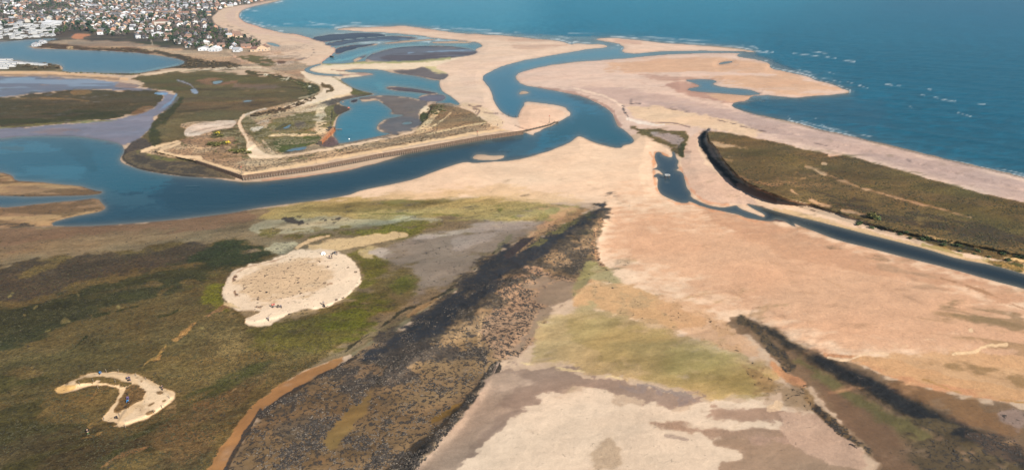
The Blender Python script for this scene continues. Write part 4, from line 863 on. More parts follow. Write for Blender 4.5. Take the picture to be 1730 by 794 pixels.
# ================================================================== OBJECTS
class MB:
    def __init__(s): s.v = []; s.f = []
    def box(s, c, d, rz=0, taper=1.0):
        x, y, z = d[0]/2, d[1]/2, d[2]/2; b = len(s.v); ca, sa = math.cos(rz), math.sin(rz)
        for k in (-1, 1):
            q = taper if k > 0 else 1
            for i, j in ((-1, -1), (1, -1), (1, 1), (-1, 1)):
                a, e = i*x*q, j*y*q; s.v.append((c[0]+a*ca-e*sa, c[1]+a*sa+e*ca, c[2]+k*z))
        s.f += [tuple(b+i for i in f) for f in ((3, 2, 1, 0), (4, 5, 6, 7), (0, 1, 5, 4), (1, 2, 6, 5), (2, 3, 7, 6), (3, 0, 4, 7))]; return s
    def bar(s, p, q, r, r2=None, n=6):
        p, q = Vector(p), Vector(q); r2 = r if r2 is None else r2; d = (q-p).normalized()
        u = d.cross(Vector((0, 0, 1)) if abs(d.z) < .9 else Vector((1, 0, 0))).normalized(); w = d.cross(u); b = len(s.v)
        for c, rr in ((p, r), (q, r2)):
            for i in range(n):
                a = 2*math.pi*i/n; s.v.append(tuple(c+u*math.cos(a)*rr+w*math.sin(a)*rr))
        for i in range(n): s.f.append((b+i, b+(i+1) % n, b+n+(i+1) % n, b+n+i))
        s.f.append(tuple(b+i for i in range(n))[::-1]); s.f.append(tuple(b+n+i for i in range(n))); return s
    def lump(s, c, r, seed=0, sq=.7):
        rr = random.Random(seed); b = len(s.v)
        pts_ = [(0, 0, 1)]+[(math.cos(a)*.85, math.sin(a)*.85, .5) for a in [k*1.257 for k in range(5)]]+[(math.cos(a), math.sin(a), -.35) for a in [k*1.257+.6 for k in range(5)]]
        for p in pts_:
            k = rr.uniform(.75, 1.2); s.v.append((c[0]+p[0]*r*k, c[1]+p[1]*r*k*rr.uniform(.7, 1.1), c[2]+p[2]*r*sq*k))
        for k in range(5):
            n = (k+1) % 5; s.f += [(b, b+1+k, b+1+n), (b+1+k, b+6+k, b+1+n), (b+1+n, b+6+k, b+6+n)]
        return s
    def build(s, name, m, parent=None, smooth=False):
        me = bpy.data.meshes.new(name); me.from_pydata(s.v, [], s.f); me.materials.append(m)
        if smooth: me.polygons.foreach_set('use_smooth', [True]*len(me.polygons))
        return link(name, me, parent)
def proto(b, name, m):
    o = b.build(name, m); me = o.data; bpy.data.objects.remove(o); return me
def link(name, me, parent=None):
    o = bpy.data.objects.new(name, me); COL.objects.link(o)
    if parent is not None: o.parent = parent
    return o
def tag(o, label, cat, group=None):
    o['label'] = label; o['category'] = cat
    if group: o['group'] = group
    return o
def thing(name, loc, rz, label, cat, group=None):
    o = bpy.data.objects.new(name, None); COL.objects.link(o); o.location = loc; o.rotation_euler = (0, 0, rz); o.empty_display_size = .5
    return tag(o, label, cat, group)
def copy_tree(src, parent=None):
    c = src.copy(); COL.objects.link(c); c.parent = parent
    for ch in src.children: copy_tree(ch, c)
    return c

# ------------------------------------------------------------------ houses
WALLS = {'white': (.43, .44, .46), 'cream': (.38, .35, .31), 'brick': (.34, .19, .13), 'pale grey': (.5, .5, .5), 'tan': (.45, .34, .24)}
ROOFS = {'dark grey': (.10, .10, .11), 'brown': (.17, .11, .085), 'red tiled': (.16, .09, .07), 'light grey': (.27, .28, .30), 'white': (.5, .51, .53)}
wm = lambda k: mat('render_'+k.replace(' ', '_'), WALLS[k], .85, .12)
rm = lambda k: mat('roofing_'+k.replace(' ', '_'), ROOFS[k], .8, .3, 3)
glass = mat('window_glass', (.03, .04, .05), .15, .2); woodp = mat('painted_wood', (.5, .5, .48), .5, .1); rust = mat('rusty_steel', (.22, .085, .035), .8, .5, 2)
MC = {}
def wall_mesh(col, w, d, h, rise):
    k = ('w', col, w, d, h, rise)
    if k not in MC:
        b = MB(); b.box((0, 0, h/2), (w, d, h))
        n = len(b.v)        # gables facing +-y
        for y in (-d/2, d/2): b.v += [(-w/2, y, h), (w/2, y, h), (0, y, h+rise)]
        b.f += [(n, n+1, n+2), (n+5, n+4, n+3)]
        me = bpy.data.meshes.new('wall'); me.from_pydata(b.v, [], b.f); me.materials.append(wm(col)); MC[k] = me
    return MC[k]
def roof_mesh(col, w, d, h, rise, hip):
    k = ('r', col, w, d, h, rise, hip)
    if k not in MC:
        o = .35; t = .16; v = []; e = d/2+o-(w/2*.8 if hip else 0)
        for dz in (0, t):
            v += [(-w/2-o, -d/2-o, h-o*rise/(w/2)+dz), (w/2+o, -d/2-o, h-o*rise/(w/2)+dz), (w/2+o, d/2+o, h-o*rise/(w/2)+dz), (-w/2-o, d/2+o, h-o*rise/(w/2)+dz), (0, -e, h+rise+dz+.05), (0, e, h+rise+dz+.05)]
        f = [(6, 7, 10), (8, 9, 11), (7, 8, 11, 10), (9, 6, 10, 11), (0, 4, 1), (2, 5, 3), (1, 4, 5, 2), (3, 5, 4, 0), (0, 1, 7, 6), (1, 2, 8, 7), (2, 3, 9, 8), (3, 0, 6, 9)]
        if not hip: f = [(6, 7, 10, 11, 8, 9)] if False else [(7, 8, 11, 10), (9, 6, 10, 11), (1, 4, 5, 2), (3, 5, 4, 0), (0, 4, 10, 6), (4, 1, 7, 10), (2, 5, 11, 8), (5, 3, 9, 11), (1, 2, 8, 7), (3, 0, 6, 9)]
        me = bpy.data.meshes.new('roof'); me.from_pydata(v, [], f); me.materials.append(rm(col)); MC[k] = me
    return MC[k]
chim = MB().box((0, 0, 0), (.9, .6, 1.6)); chim.box((-.2, 0, .95), (.25, .25, .3)); chim.box((.2, 0, .95), (.25, .25, .3))
chim_me = proto(chim, 'chimney', mat('chimney_brick', (.28, .15, .11)))
win_me = proto(MB().box((0, 0, 0), (1.5, .08, 1.2)), 'window', glass)
frame_b = MB()
for a in ((0, -.62, 1.66, .08), (0, .62, 1.66, .08)): frame_b.box((a[0], -.02, a[1]), (a[2], .12, a[3]))
for a in (-.79, 0, .79): frame_b.box((a, -.023, 0), (.08, .125, 1.2))
frame_me = proto(frame_b, 'frame', woodp)
door_me = proto(MB().box((0, 0, 1.02), (.95, .09, 2.04)), 'door', mat('door_paint', (.08, .12, .2)))
def house(p, rz, wc, rc, w, d, h, rise, hip, label, group, full):
    t = thing('house', p, rz, label, 'house', group)
    link('wall', wall_mesh(wc, w, d, h, 0 if hip else rise), t)
    r = link('roof', roof_mesh(rc, w, d, h, rise, hip), t)
    if full:
        c = link('chimney', chim_me, r); c.location = (w*.18, d*.2, h+rise)
        q = link('door', door_me, t); q.location = (0, -d/2-.04, 0)
        for x, y, a in ((-w*.3, -d/2-.03, 0), (w*.3, -d/2-.03, 0), (w/2+.03, -d*.2, math.pi/2), (w/2+.03, d*.2, math.pi/2), (-w/2-.03, 0, -math.pi/2)):
            wn = link('window', win_me, t); wn.location = (x, y, 1.6); wn.rotation_euler = (0, 0, a); link('frame', frame_me, wn)
    return t
def inpoly(x, y, P):
    c = False; n = len(P)
    for i in range(n):
        a, b = P[i], P[(i+1) % n]
        if (a[1] > y) != (b[1] > y) and x < (b[0]-a[0])*(y-a[1])/(b[1]-a[1])+a[0]: c = not c
    return c
def to_px(p):
    dx, dy, dz = p[0], p[1], p[2]-CAMH
    f = dy*cp-dz*sp; u = dx/f; v = (dy*sp+dz*cp)/f
    return W0/2+F*u, H0/2-F*v
TOWNP = pts("-330,-30 520,-30 480,-3 425,6 398,11 368,17 354,28 352,36 362,46 382,56 400,62 420,68 446,77 448,83 420,85 398,86 370,87 340,86 325,84 308,80 296,76 262,69 250,72 232,66 200,64 160,62 116,55 98,63 60,66 0,70 -330,80")
CARP = pts("-330,42 0,42 60,38 88,34 108,40 100,52 92,62 60,65 0,69 -330,78")
PARK = [pts("116,55 150,55 158,62 150,68 120,68"), pts("55,10 110,8 130,20 60,22"), pts("92,46 128,44 150,52 120,62 96,63"), pts("330,22 352,20 350,36 330,40"), pts("286,48 322,48 322,56 286,56")]
rnd = random.Random(3)
lots = []; ang0 = R(24); ca, sa = math.cos(ang0), math.sin(ang0)
for iu in range(-125, 70):
    for iv in range(20, 225):
        # lots in curved streets
        U = iu*14+rnd.uniform(-2.5, 2.5); V = iv*17+rnd.uniform(-3, 3)+14*math.sin(U/90)
        X = U*ca-V*sa; Y = U*sa+V*ca
        if Y < 600 or Y > 2900: continue
        if iv % 3 == 0 and rnd.random() < .55: continue
        x, y = to_px((X, Y, 0))
        if not inpoly(x, y, TOWNP) or land_at(x, y) < 5: continue
        if any(inpoly(x, y, q) for q in PARK) or inpoly(x, y, CARP): continue
        dens = .80 if fbm(np.array([X]), np.array([Y]), np.array([1.]), 160, 2, seed=5)[0] > -.25 else .25
        if rnd.random() > dens: continue
        lots.append((math.hypot(X, Y), X, Y, x, y))
lots.sort()
def zone(x, y):
    if x > 372: return "by the curving beach"
    if x > 300: return "in the middle of the seafront town"
    if x > 200: return "behind the scrub of the lagoon spit"
    if x > 110: return "near the two big dark trees"
    return "inland of the caravans"
wkeys = ['white']*8+['cream']*3+['brick']*6+['pale grey']*4+['tan']*4; rkeys = ['dark grey']*7+['brown']*8+['red tiled']*1+['light grey']*4+['white']*1
far = {}
special = []
def add_special(x, y, wc, rc, w, d, h, rise, hip, rz, label):
    p = gp(x, y, hz(x, y)); special.append((p.x, p.y)); house(p, rz, wc, rc, w, d, h, rise, hip, label, None, True)
add_special(364, 86.5, 'white', 'white', 13, 13, 3.4, 3.0, False, 0.0, 'bright white house with broad gable, frontmost of the town facing the scrub')
add_special(346, 85.5, 'white', 'light grey', 15, 9, 3.2, 2.2, False, .25, 'low white bungalow just left of the broad white gabled house')
add_special(347, 77, 'cream', 'white', 11, 9, 4.5, 2.6, True, .1, 'cream house with pale hipped roof behind the low white bungalow')
add_special(446, 86, 'tan', 'brown', 13, 9, 4.6, 3.0, False, .0, 'tan gabled beach house at the town edge beside the open dunes')
add_special(432, 87, 'tan', 'red tiled', 15, 8, 3.4, 2.4, False, 1.5, 'orange brown bungalow left of the tan gabled beach house')
add_special(402, 87.5, 'white', 'light grey', 12, 8, 3.2, 2.2, False, 1.5, 'white bungalow beside the track at the front edge of town')
add_special(352, 47, 'white', 'red tiled', 16, 10, 4.4, 3.2, False, .2, 'white house with vivid red roof near the curving beach')
add_special(274, 43, 'cream', 'red tiled', 22, 16, 7, 5, True, .3, 'large house with tall red brown hipped roof among dark trees')
add_special(268, 61, 'white', 'white', 18, 9, 3.6, 2.4, False, .4, 'long white house beside the track through the scrub')
add_special(303, 70.5, 'cream', 'white', 14, 8, 3.2, 2.0, True, 1.5, 'pale bungalow at the scrub edge left of a dark tree')
add_special(90, 42, 'white', 'white', 34, 16, 5, 2.2, False, 1.45, 'long white hall with white roof above the caravans')
add_special(211, 30, 'white', 'white', 14, 9, 5, 2.5, False, .3, 'small bright white house far back in the middle of town')
ni = 0
vis = [l for l in lots if -12 < l[3] < 600 and l[4] > -2]
for dist, X, Y, x, y in lots:
    if any(math.hypot(X-a, Y-b) < 15 for a, b in special): continue
    wc = rnd.choice(wkeys); rc = rnd.choice(rkeys)
    w, d = rnd.choice([(7, 9.5), (7.5, 11), (6.5, 8.5), (8, 12.5)]); h = rnd.choice([2.6, 2.7, 4.6]); rise = rnd.choice([2.2, 2.8]); hip = rnd.random() < .25
    rz = ang0+.16*math.cos(X/90)+rnd.choice([0, 0, math.pi/2])+rnd.uniform(-.12, .12); z = hz(x, y)
    if ni < 288 and -8 < x:
        sz = 'two-storey house' if h > 4 else 'bungalow'
        lab = '%s %s with %s %s roof %s' % (wc, sz, rc, 'hipped' if hip else 'gabled', zone(x, y))
        house((X, Y, z), rz, wc, rc, w, d, h, rise, hip, lab, 'houses: '+lab, ni < 40); ni += 1
    elif rnd.random() < .9:
        for me in (wall_mesh(wc, w, d, h, 0 if hip else rise), roof_mesh(rc, w, d, h, rise, hip)):
            far.setdefault(me.materials[0], []).append((me, X, Y, z, rz))
def merged(name, items_by_mat, label, cat):
    V, Fc, mi, mats = [], [], [], []
    for m, items in items_by_mat.items():
        mats.append(m)
        for me, X, Y, z, rz, *sc in items:
            k = sc[0] if sc else 1; b = len(V); c, s = math.cos(rz)*k, math.sin(rz)*k
            V += [(X+v.co.x*c-v.co.y*s, Y+v.co.x*s+v.co.y*c, z+v.co.z*k) for v in me.vertices]
            for p in me.polygons: Fc.append(tuple(b+i for i in p.vertices)); mi.append(len(mats)-1)
    me = bpy.data.meshes.new(name); me.from_pydata(V, [], Fc)
    for m in mats: me.materials.append(m)
    me.polygons.foreach_set('material_index', mi)
    o = link(name, me); o['kind'] = 'stuff'; tag(o, label, cat); return o
merged('distant_houses', far, 'mass of small far houses of the town towards the top left', 'houses')
# static caravans
cb = MB().box((0, 0, 1.6), (3.6, 11, 2.2)); cbm = proto(cb, 'body', mat('caravan_white', (.46, .46, .46), .5, .1))
rb = MB().box((0, 0, 2.78), (3.8, 11.2, .16)).box((0, 0, 2.92), (2.2, 11, .14)); rbm = proto(rb, 'roof', mat('caravan_roof', (.30, .32, .35), .5, .15))
cw = MB().box((0, -5.53, 1.8), (2.2, .06, 1.0)); cwm = proto(cw, 'window', glass)
sk = MB().box((0, 0, .25), (3.3, 10.6, .5)); skm = proto(sk, 'skirt', mat('caravan_skirt', (.2, .2, .19)))
def caravan(X, Y, z, rz, lab, grp, s=1):
    t = thing('static_caravan', (X, Y, z), rz, lab, 'caravan', grp); t.scale = (s, s, s)
    for nme, me in (('body', cbm), ('roof', rbm), ('window', cwm), ('skirt', skm)): link(nme, me, t)
cnt = 0; fc = {}
cl = []
for iu in range(-90, 40):
    for iv in range(30, 160):
        X0 = iu*8.6-760; Y0 = iv*15.5+300
        X = X0*math.cos(.1)-Y0*math.sin(.1)+140+rnd.uniform(-1, 1); Y = X0*math.sin(.1)+Y0*math.cos(.1)+rnd.uniform(-1.5, 1.5)
        x, y = to_px((X, Y, 0))
        if inpoly(x, y, CARP) and land_at(x, y) > 1.5 and rnd.random() < .5: cl.append((Y, X, x, y))
cl.sort()
for Y, X, x, y in cl:
    rz = .1+rnd.uniform(-.08, .08)+(math.pi/2 if rnd.random() < .25 else 0)
    if cnt < 230 and x > -4:
        row = 'in the front rows along the lagoon shore' if y > 54 else 'in the back rows of the lagoon park'
        side = 'left of the inlet' if x < 50 else 'nearest the brown trees'
        lab = 'white static caravan %s, %s' % (row, side); caravan(X, Y, hz(x, y), rz, lab, 'caravans: '+lab, .85); cnt += 1
    elif x < -4:
        for me in (cbm, rbm): fc.setdefault(me.materials[0], []).append((me, X, Y, hz(x, y), rz))
if fc: merged('distant_caravans', fc, 'rows of more white caravans past the left edge of the lagoon park', 'caravans')
k = 0
for row, (x0, x1, y0, y1) in enumerate(((0, 20, 103.5, 103), (-6, 78, 105.5, 112), (0, 26, 110.5, 109.5), (-6, 24, 114.5, 113.5), (0, 14, 117.5, 117))):
    n = int((x1-x0)/8)
    for i in range(n):
        x = x0+(x1-x0)*(i+.5)/n; y = y0+(y1-y0)*(i+.5)/n; p = gp(x, y, hz(x, y))
        lab = 'white static caravan in the %s row on the lagoon promontory' % ('rear', 'second and longest', 'third', 'fourth', 'front')[row]
        caravan(p.x, p.y, p.z, 1.5+rnd.uniform(-.1, .1), lab, 'caravans: '+lab, .85)
add_special(62, 78.5, 'white', 'light grey', 11, 6, 3, 1.6, False, 1.5, 'white building alone on the tip of the lagoon spit')
add_special(73, 74, 'white', 'light grey', 9, 6, 3, 1.6, False, 1.5, 'small pale hut behind the white building on the lagoon spit')

# ------------------------------------------------------------------ trees and shrubs
def leaf_mat(name, c):
    m, t, b = newmat(name); pos = t.nodes.new('ShaderNodeNewGeometry').outputs['Position']
    n = mrange(t, noise(t, pos, .35, 4, .7), .3, .7, .55, 1.5); cc = t.nodes.new('ShaderNodeCombineColor'); [t.links.new(n, cc.inputs[i]) for i in range(3)]
    t.links.new(mixc(t, 1.0, tuple(c)+(1,), cc.outputs[0], 'MULTIPLY'), b.inputs['Base Color']); b.inputs['Roughness'].default_value = .8; b.inputs['Specular IOR Level'].default_value = .1
    return m
LEAF = {'evergreen': leaf_mat('leaf_evergreen', (.035, .055, .035)), 'bare': leaf_mat('twig_brown', (.115, .095, .085)), 'green': leaf_mat('leaf_green', (.055, .075, .03)),
        'scrub': leaf_mat('scrub_brown', (.10, .075, .045)), 'gorse': leaf_mat('gorse_leaf', (.09, .085, .028)), 'flower': leaf_mat('gorse_flower', (.6, .45, .03)), 'heath': leaf_mat('olive_scrub', (.10, .095, .045))}
bark = mat('bark', (.10, .075, .055))
def crown_mesh(seed, h, r, n, mt, base=.25, leaf=.7):
    rr = random.Random(seed); b = MB(); cl = [(rr.uniform(-.5, .5)*r, rr.uniform(-.5, .5)*r, h*rr.uniform(base+.2, .85), r*rr.uniform(.35, .6)) for _ in range(9)]
    for _ in range(n):
        c = rr.choice(cl); d = Vector((rr.gauss(0, 1), rr.gauss(0, 1), rr.gauss(0, 1))).normalized()
        p = Vector(c[:3])+Vector((d.x*c[3], d.y*c[3], d.z*c[3]*.75))*rr.uniform(.6, 1.05)
        if p.z < h*base*.7: p.z = h*base
        u = Vector((rr.gauss(0, 1), rr.gauss(0, 1), rr.gauss(0, 1))).normalized(); w = d.cross(u).normalized()
        u = (d.cross(w)+d*rr.uniform(-.6, .6)).normalized(); s = leaf*rr.uniform(.5, 1.1); k = len(b.v)
        b.v += [tuple(p+u*s), tuple(p+w*s*.8), tuple(p-u*s), tuple(p-w*s*.8)]; b.f.append((k, k+1, k+2, k+3))
    me = bpy.data.meshes.new('crown'); me.from_pydata(b.v, [], b.f); me.materials.append(mt); return me
def trunk_mesh(seed, h, r):
    rr = random.Random(seed); b = MB(); b.bar((0, 0, -.3), (.1, .05, h*.5), .035*h, .02*h)
    for k in range(5):
        a = k*1.3+rr.random(); b.bar((.05, .02, h*(.22+.05*k)), (math.cos(a)*r*.55, math.sin(a)*r*.55, h*(.5+.06*k)), .014*h, .005*h, 5)
    me = bpy.data.meshes.new('trunk'); me.from_pydata(b.v, [], b.f); me.materials.append(bark); return me
TP = {}
for kk_, hh_, rr_, nn_, base_, lf_ in (('evergreen', 9, 3.8, 420, .12, .75), ('bare', 8, 3.6, 260, .2, .4), ('green', 7, 3.4, 330, .15, .65)):
    TP[kk_] = [(crown_mesh(s, hh_, rr_, nn_, LEAF[kk_], base_, lf_), trunk_mesh(s, hh_, rr_)) for s in (1, 2)]
tdesc = {'evergreen': 'dark evergreen tree', 'bare': 'bare brown winter tree', 'green': 'dull green bushy tree'}
def tree(kind, X, Y, z, s, lab, grp=None):
    cr, tk = rnd.choice(TP[kind]); t = thing('tree', (X, Y, z), rnd.uniform(0, 6), lab, 'tree', grp); t.scale = (s, s, s*rnd.uniform(.85, 1.15))
    link('trunk', tk, t); link('crown', cr, t)
for x, y, s, lab in ((133, 47, 1.5, 'big round dark tree, left of the two above the orange sand patch'), (151.5, 54, 1.85, 'biggest round dark tree, right of the two above the orange sand patch'), (256, 34, 1.5, 'tall dark tree standing over the middle of town'), (242, 41, 1.3, 'dark tree left of the large red brown hipped roof'), (278, 39, 1.3, 'dark tree right of the large red brown hipped roof'), (289, 71, 1.25, 'dark tree at the scrub edge beside the pale bungalow'), (302, 67, 1.0, 'smaller dark tree behind the pale bungalow'), (31, 8, 2.0, 'large dark tree at the top left of town'), (10, 46, 1.3, 'dark tree among the left caravans'), (392, 72, 1.0, 'dark tree in the part of town near the beach'), (177, 52, 1.1, 'dark grey tree right of the biggest round tree'), (340, 78, 1.2, 'dark tree beside the cream house with pale roof')):
    p = gp(x, y, hz(x, y)); tree('evergreen', p.x, p.y, p.z, s, lab)
tl = []
for _ in range(34000):
    X = rnd.uniform(-1500, -60); Y = rnd.uniform(780, 3000); x, y = to_px((X, Y, 0))
    if not inpoly(x, y, TOWNP) or land_at(x, y) < 4: continue
    pk = any(inpoly(x, y, q) for q in PARK[1:])
    if inpoly(x, y, CARP) and rnd.random() < .93: continue
    if inpoly(x, y, PARK[0]): continue
    if not pk and rnd.random() < .2: continue
    tl.append((math.hypot(X, Y), X, Y, x, y, pk))
tl.sort(); ni = 0; fart = {}
lowc = {k: crown_mesh(9, 7, 3.6, 46, LEAF[k], .1, 1.7) for k in TP}
for dist, X, Y, x, y, pk in tl[::1]:
    kind = rnd.choice(['bare', 'bare', 'bare', 'green', 'evergreen']); s = rnd.uniform(.55, 1.05)
    if ni < 286 and x > -5 and rnd.random() < .75:
        lab = '%s %s, %s' % (('small ' if s < .8 else 'full-grown ')+tdesc[kind], 'in the thicket' if pk else 'between the houses', zone(x, y)); tree(kind, X, Y, hz(x, y), s, lab, 'trees: '+lab); ni += 1
    elif rnd.random() < .8: fart.setdefault(LEAF[kind], []).append((lowc[kind], X, Y, hz(x, y), rnd.uniform(0, 6), s))
merged('distant_trees', fart, 'far trees merging into the town towards the top left', 'trees')
SH = {k: [crown_mesh(s, 2.2, 2.0, 170, LEAF[k], .05, .45) for s in (4, 5)] for k in ('scrub', 'heath', 'gorse', 'green')}
def shrub(kind, x, y, s, lab, grp=None, sq=1):
    o = link('shrub', rnd.choice(SH[kind])); o.location = gp(x, y, hz(x, y)-.05); o.rotation_euler = (0, 0, rnd.uniform(0, 6)); o.scale = (s, s, s*sq); return tag(o, lab, 'shrub', grp)
for x, y, s in ((366, 229, 1.6), (372, 232, 1.3), (357, 246, 1.5), (368, 247, 1.7), (380, 244, 1.3), (392, 257, 1.3), (402, 259, 1.6), (411, 257, 1.4), (421, 260, 1.1)):
    o = shrub('gorse', x, y, s, 'olive gorse bush in the clump on the point', 'gorse bushes on the point', .7)
for x, y in ((369, 228), (386, 244)):
    o = link('flowering_gorse', crown_mesh(int(x), 2.2, 2.0, 60, LEAF['flower'], .4, .3)); o.location = gp(x, y, hz(x, y)+.3); tag(o, 'yellow flowering gorse bush, %s on the point' % ('rear one' if y < 235 else 'front one'), 'shrub')
shrub('gorse', 1473, 369, 1.6, 'olive bush with yellowish top on the right meadow edge', None, .7)
shrub('green', 1480, 370.5, 1.2, 'small dark green bush right of the yellowish bush on the meadow', None, .7)
for grp, kind, n, P, s0, s1, lab in (
  ('scrub along the lagoon spit', 'scrub', 42, "60,80 110,83 160,85 250,90 262,89 240,84 200,82 110,82 60,77", .7, 1.3, 'brown scrub bush on the lagoon side of the spit'),
  ('scrub at the end of the lagoon', 'scrub', 40, "300,94 345,102 405,108 400,116 330,117 290,117 320,110 316,102", .7, 1.4, 'brown scrub bush at the end of the lagoon'),
  ('bushes on the caravan promontory', 'scrub', 24, "34,110 60,108 80,109 98,109 106,113 100,118 40,118", 1.0, 1.7, 'red brown bush in front of the promontory caravans'),
  ('bushes on the lagoon causeway', 'heath', 16, "110,121.5 235,125.5 240,127 215,128 110,124", .5, .9, 'low dark bush on the causeway below the lagoon'),
  ('dark scrub curve by the marsh', 'heath', 30, "418,122 450,126 490,136 520,142 538,150 530,160 515,158 500,143 450,130", .5, 1.0, 'dark green bush on the curving bank behind the marsh'),
  ('brown bushes behind the dune path', 'scrub', 26, "425,194 470,186 500,174 530,164 535,167 505,182 470,192 425,199", .5, 1.0, 'brown bush on the bank beside the dune path'),
  ('bushes on the dune', 'heath', 16, "722,182 735,176 752,178 752,190 735,196 722,190", .5, .9, 'grey green bush on the dune knoll at the basin edge'),
  ('bushes along the meadow edge', 'green', 30, "1440,372 1500,386 1560,400 1640,418 1730,436 1730,446 1640,430 1560,412 1490,392 1440,378", .4, .8, 'dark bush on the front edge of the right meadow'),
  ('dune grass clumps', 'heath', 30, "430,205 560,185 560,240 470,255 340,262 300,245 400,225", .3, .65, 'dune clump among the grass of the point'),
  ('dune grass clumps by the wall', 'scrub', 24, "570,252 700,228 800,205 830,214 740,236 560,266", .25, .5, 'brown clump on the strip between path and wall')):
    P = pts(P); c = 0
    xs_ = [p[0] for p in P]; ys_ = [p[1] for p in P]
    while c < n:
        x = rnd.uniform(min(xs_), max(xs_)); y = rnd.uniform(min(ys_), max(ys_))
        if inpoly(x, y, P) and land_at(x, y) > .8: shrub(kind, x, y, rnd.uniform(s0, s1), lab, grp, .65); c += 1

# ------------------------------------------------------------------ sea wall with piles
def along(P, step):
    out = [Vector(P[0])]
    for a, b in zip(P, P[1:]):
        a, b = Vector(a), Vector(b); n = max(1, round((b-a).length/step)); out += [a.lerp(b, (i+1)/n) for i in range(n)]
    return out
TOPH = 2.75
def wall_ribbon(path, z0, z1, amp, th):
    b = MB(); n = len(path)
    for i, p in enumerate(path):
        d = (path[min(i+1, n-1)]-path[max(i-1, 0)]).normalized(); nn = Vector((d.y, -d.x)); o = amp*(1 if (i//2) % 2 else -1)
        f = p+nn*o; k = p-nn*th; zt = z1(i/(n-1)) if callable(z1) else z1
        b.v += [(f.x, f.y, z0), (f.x, f.y, zt), (k.x, k.y, zt), (k.x, k.y, z0)]
    for i in range(n-1):
        a = i*4; c = a+4; b.f += [(a, c, c+1, a+1), (a+1, c+1, c+2, a+2), (a+2, c+2, c+3, a+3)]
    b.f += [(0, 1, 2, 3), ((n-1)*4+3, (n-1)*4+2, (n-1)*4+1, (n-1)*4)]
    return b
wallm = mat('weathered_sheet_piling', (.10, .065, .045), .85, .55, 1.2); timb = mat('grey_timber', (.19, .155, .12), .85, .35, 2); dtimb = mat('dark_timber', (.06, .048, .038), .85, .4, 2)
main_px = "409,297.2 470,289.5 531,281.3 600,268.6 640,260.6 707,249.6 770,238.5 818,230 850,225.6 884,221.2"
mp_ = [Vector(gp(x, y, TOPH)[:2]) for x, y in pts(main_px)]
lp_ = [Vector(gp(x, y, TOPH-.1)[:2]) for x, y in pts("330,271.3 368,283.6 409,297.2")]
t = thing('sea_wall', (0, 0, 0), 0, 'long dark sheet pile sea wall with pale posts edging the channel', 'wall')
wall_ribbon(along(mp_, .6), -1, TOPH, .12, .5).build('sheet_piling', wallm, t)
wall_ribbon(along(mp_, 3), TOPH+.003, TOPH+.22, .0, .6).build('capping', mat('worn_capping', (.15, .10, .07), .8, .4), t)
off = [p+Vector(((mp_[-1]-mp_[0]).normalized().y, -(mp_[-1]-mp_[0]).normalized().x))*1.5 for p in along(mp_, 1.5)]
off2 = [p+Vector(((mp_[-1]-mp_[0]).normalized().y, -(mp_[-1]-mp_[0]).normalized().x))*1.0 for p in along(mp_, 1.5)]
post_me = proto(MB().bar((0, 0, -1.5), (0, 0, 1.25), .24, .2, 7), 'post', timb)
rest = MB(); npost = 0
for i, p in enumerate(off):
    u = i/len(off)
    if u > .86: break
    hh_ = rnd.uniform(-.15, .2)
    if npost < 100: q = link('post', post_me, t); q.location = (p.x, p.y, hh_); npost += 1
    else: rest.bar((p.x, p.y, -1.5), (p.x, p.y, 1.25+hh_), .24, .2, 6)
    rest.bar((off2[i].x+.4, off2[i].y, -1), (off2[i].x+.4, off2[i].y, 1.9+hh_), .16, .14, 5)
o = rest.build('inner_posts', timb, t); o['kind'] = 'stuff'
wl_ = MB(); wo = off[:int(len(off)*.86)]
for a, b in zip(wo, wo[1:]): wl_.bar((a.x, a.y-.28, .75), (b.x, b.y-.28, .75), .11, None, 5)
wl_.build('waling_beam', dtimb, t)
t2 = thing('sea_wall', (0, 0, 0), 0, 'short dark retaining wall running left from the wall corner beside the mud bank', 'wall')
wall_ribbon(along(lp_, .6), -1, TOPH-.15, .1, .4).build('sheet_piling', wallm, t2)
wall_ribbon(along(lp_, 3), TOPH-.147, TOPH+.05, .0, .5).build('capping', MATS['worn_capping'], t2)
hr = MB(); pr = along([Vector((p.x, p.y)) for p in lp_], 2.4)
for p in pr: hr.bar((p.x, p.y, TOPH-.2), (p.x, p.y, TOPH+.75), .05, None, 5)
for a, b in zip(pr, pr[1:]): hr.bar((a.x, a.y, TOPH+.72), (b.x, b.y, TOPH+.72), .05, None, 5)
hr.build('railing', dtimb, t2)
gp_ = [Vector(gp(x, y, 1.2)[:2]) for x, y in pts("884,221.5 896,218.8 912,214.6 930,209.8 937,205.8 943,205.4")]
gr = thing('groyne', (0, 0, 0), 0, 'low dark timber groyne crossing the sand bar beyond the sea wall', 'groyne')
wall_ribbon(along(gp_, 1.2), -.5, lambda u: 1.55-.5*u, .0, .25).build('planking', dtimb, gr)
for p in along(gp_, 3): gr_p = MB().bar((p.x, p.y-.2, -.5), (p.x, p.y-.2, 1.9), .14, None, 6).build('post', dtimb, gr)
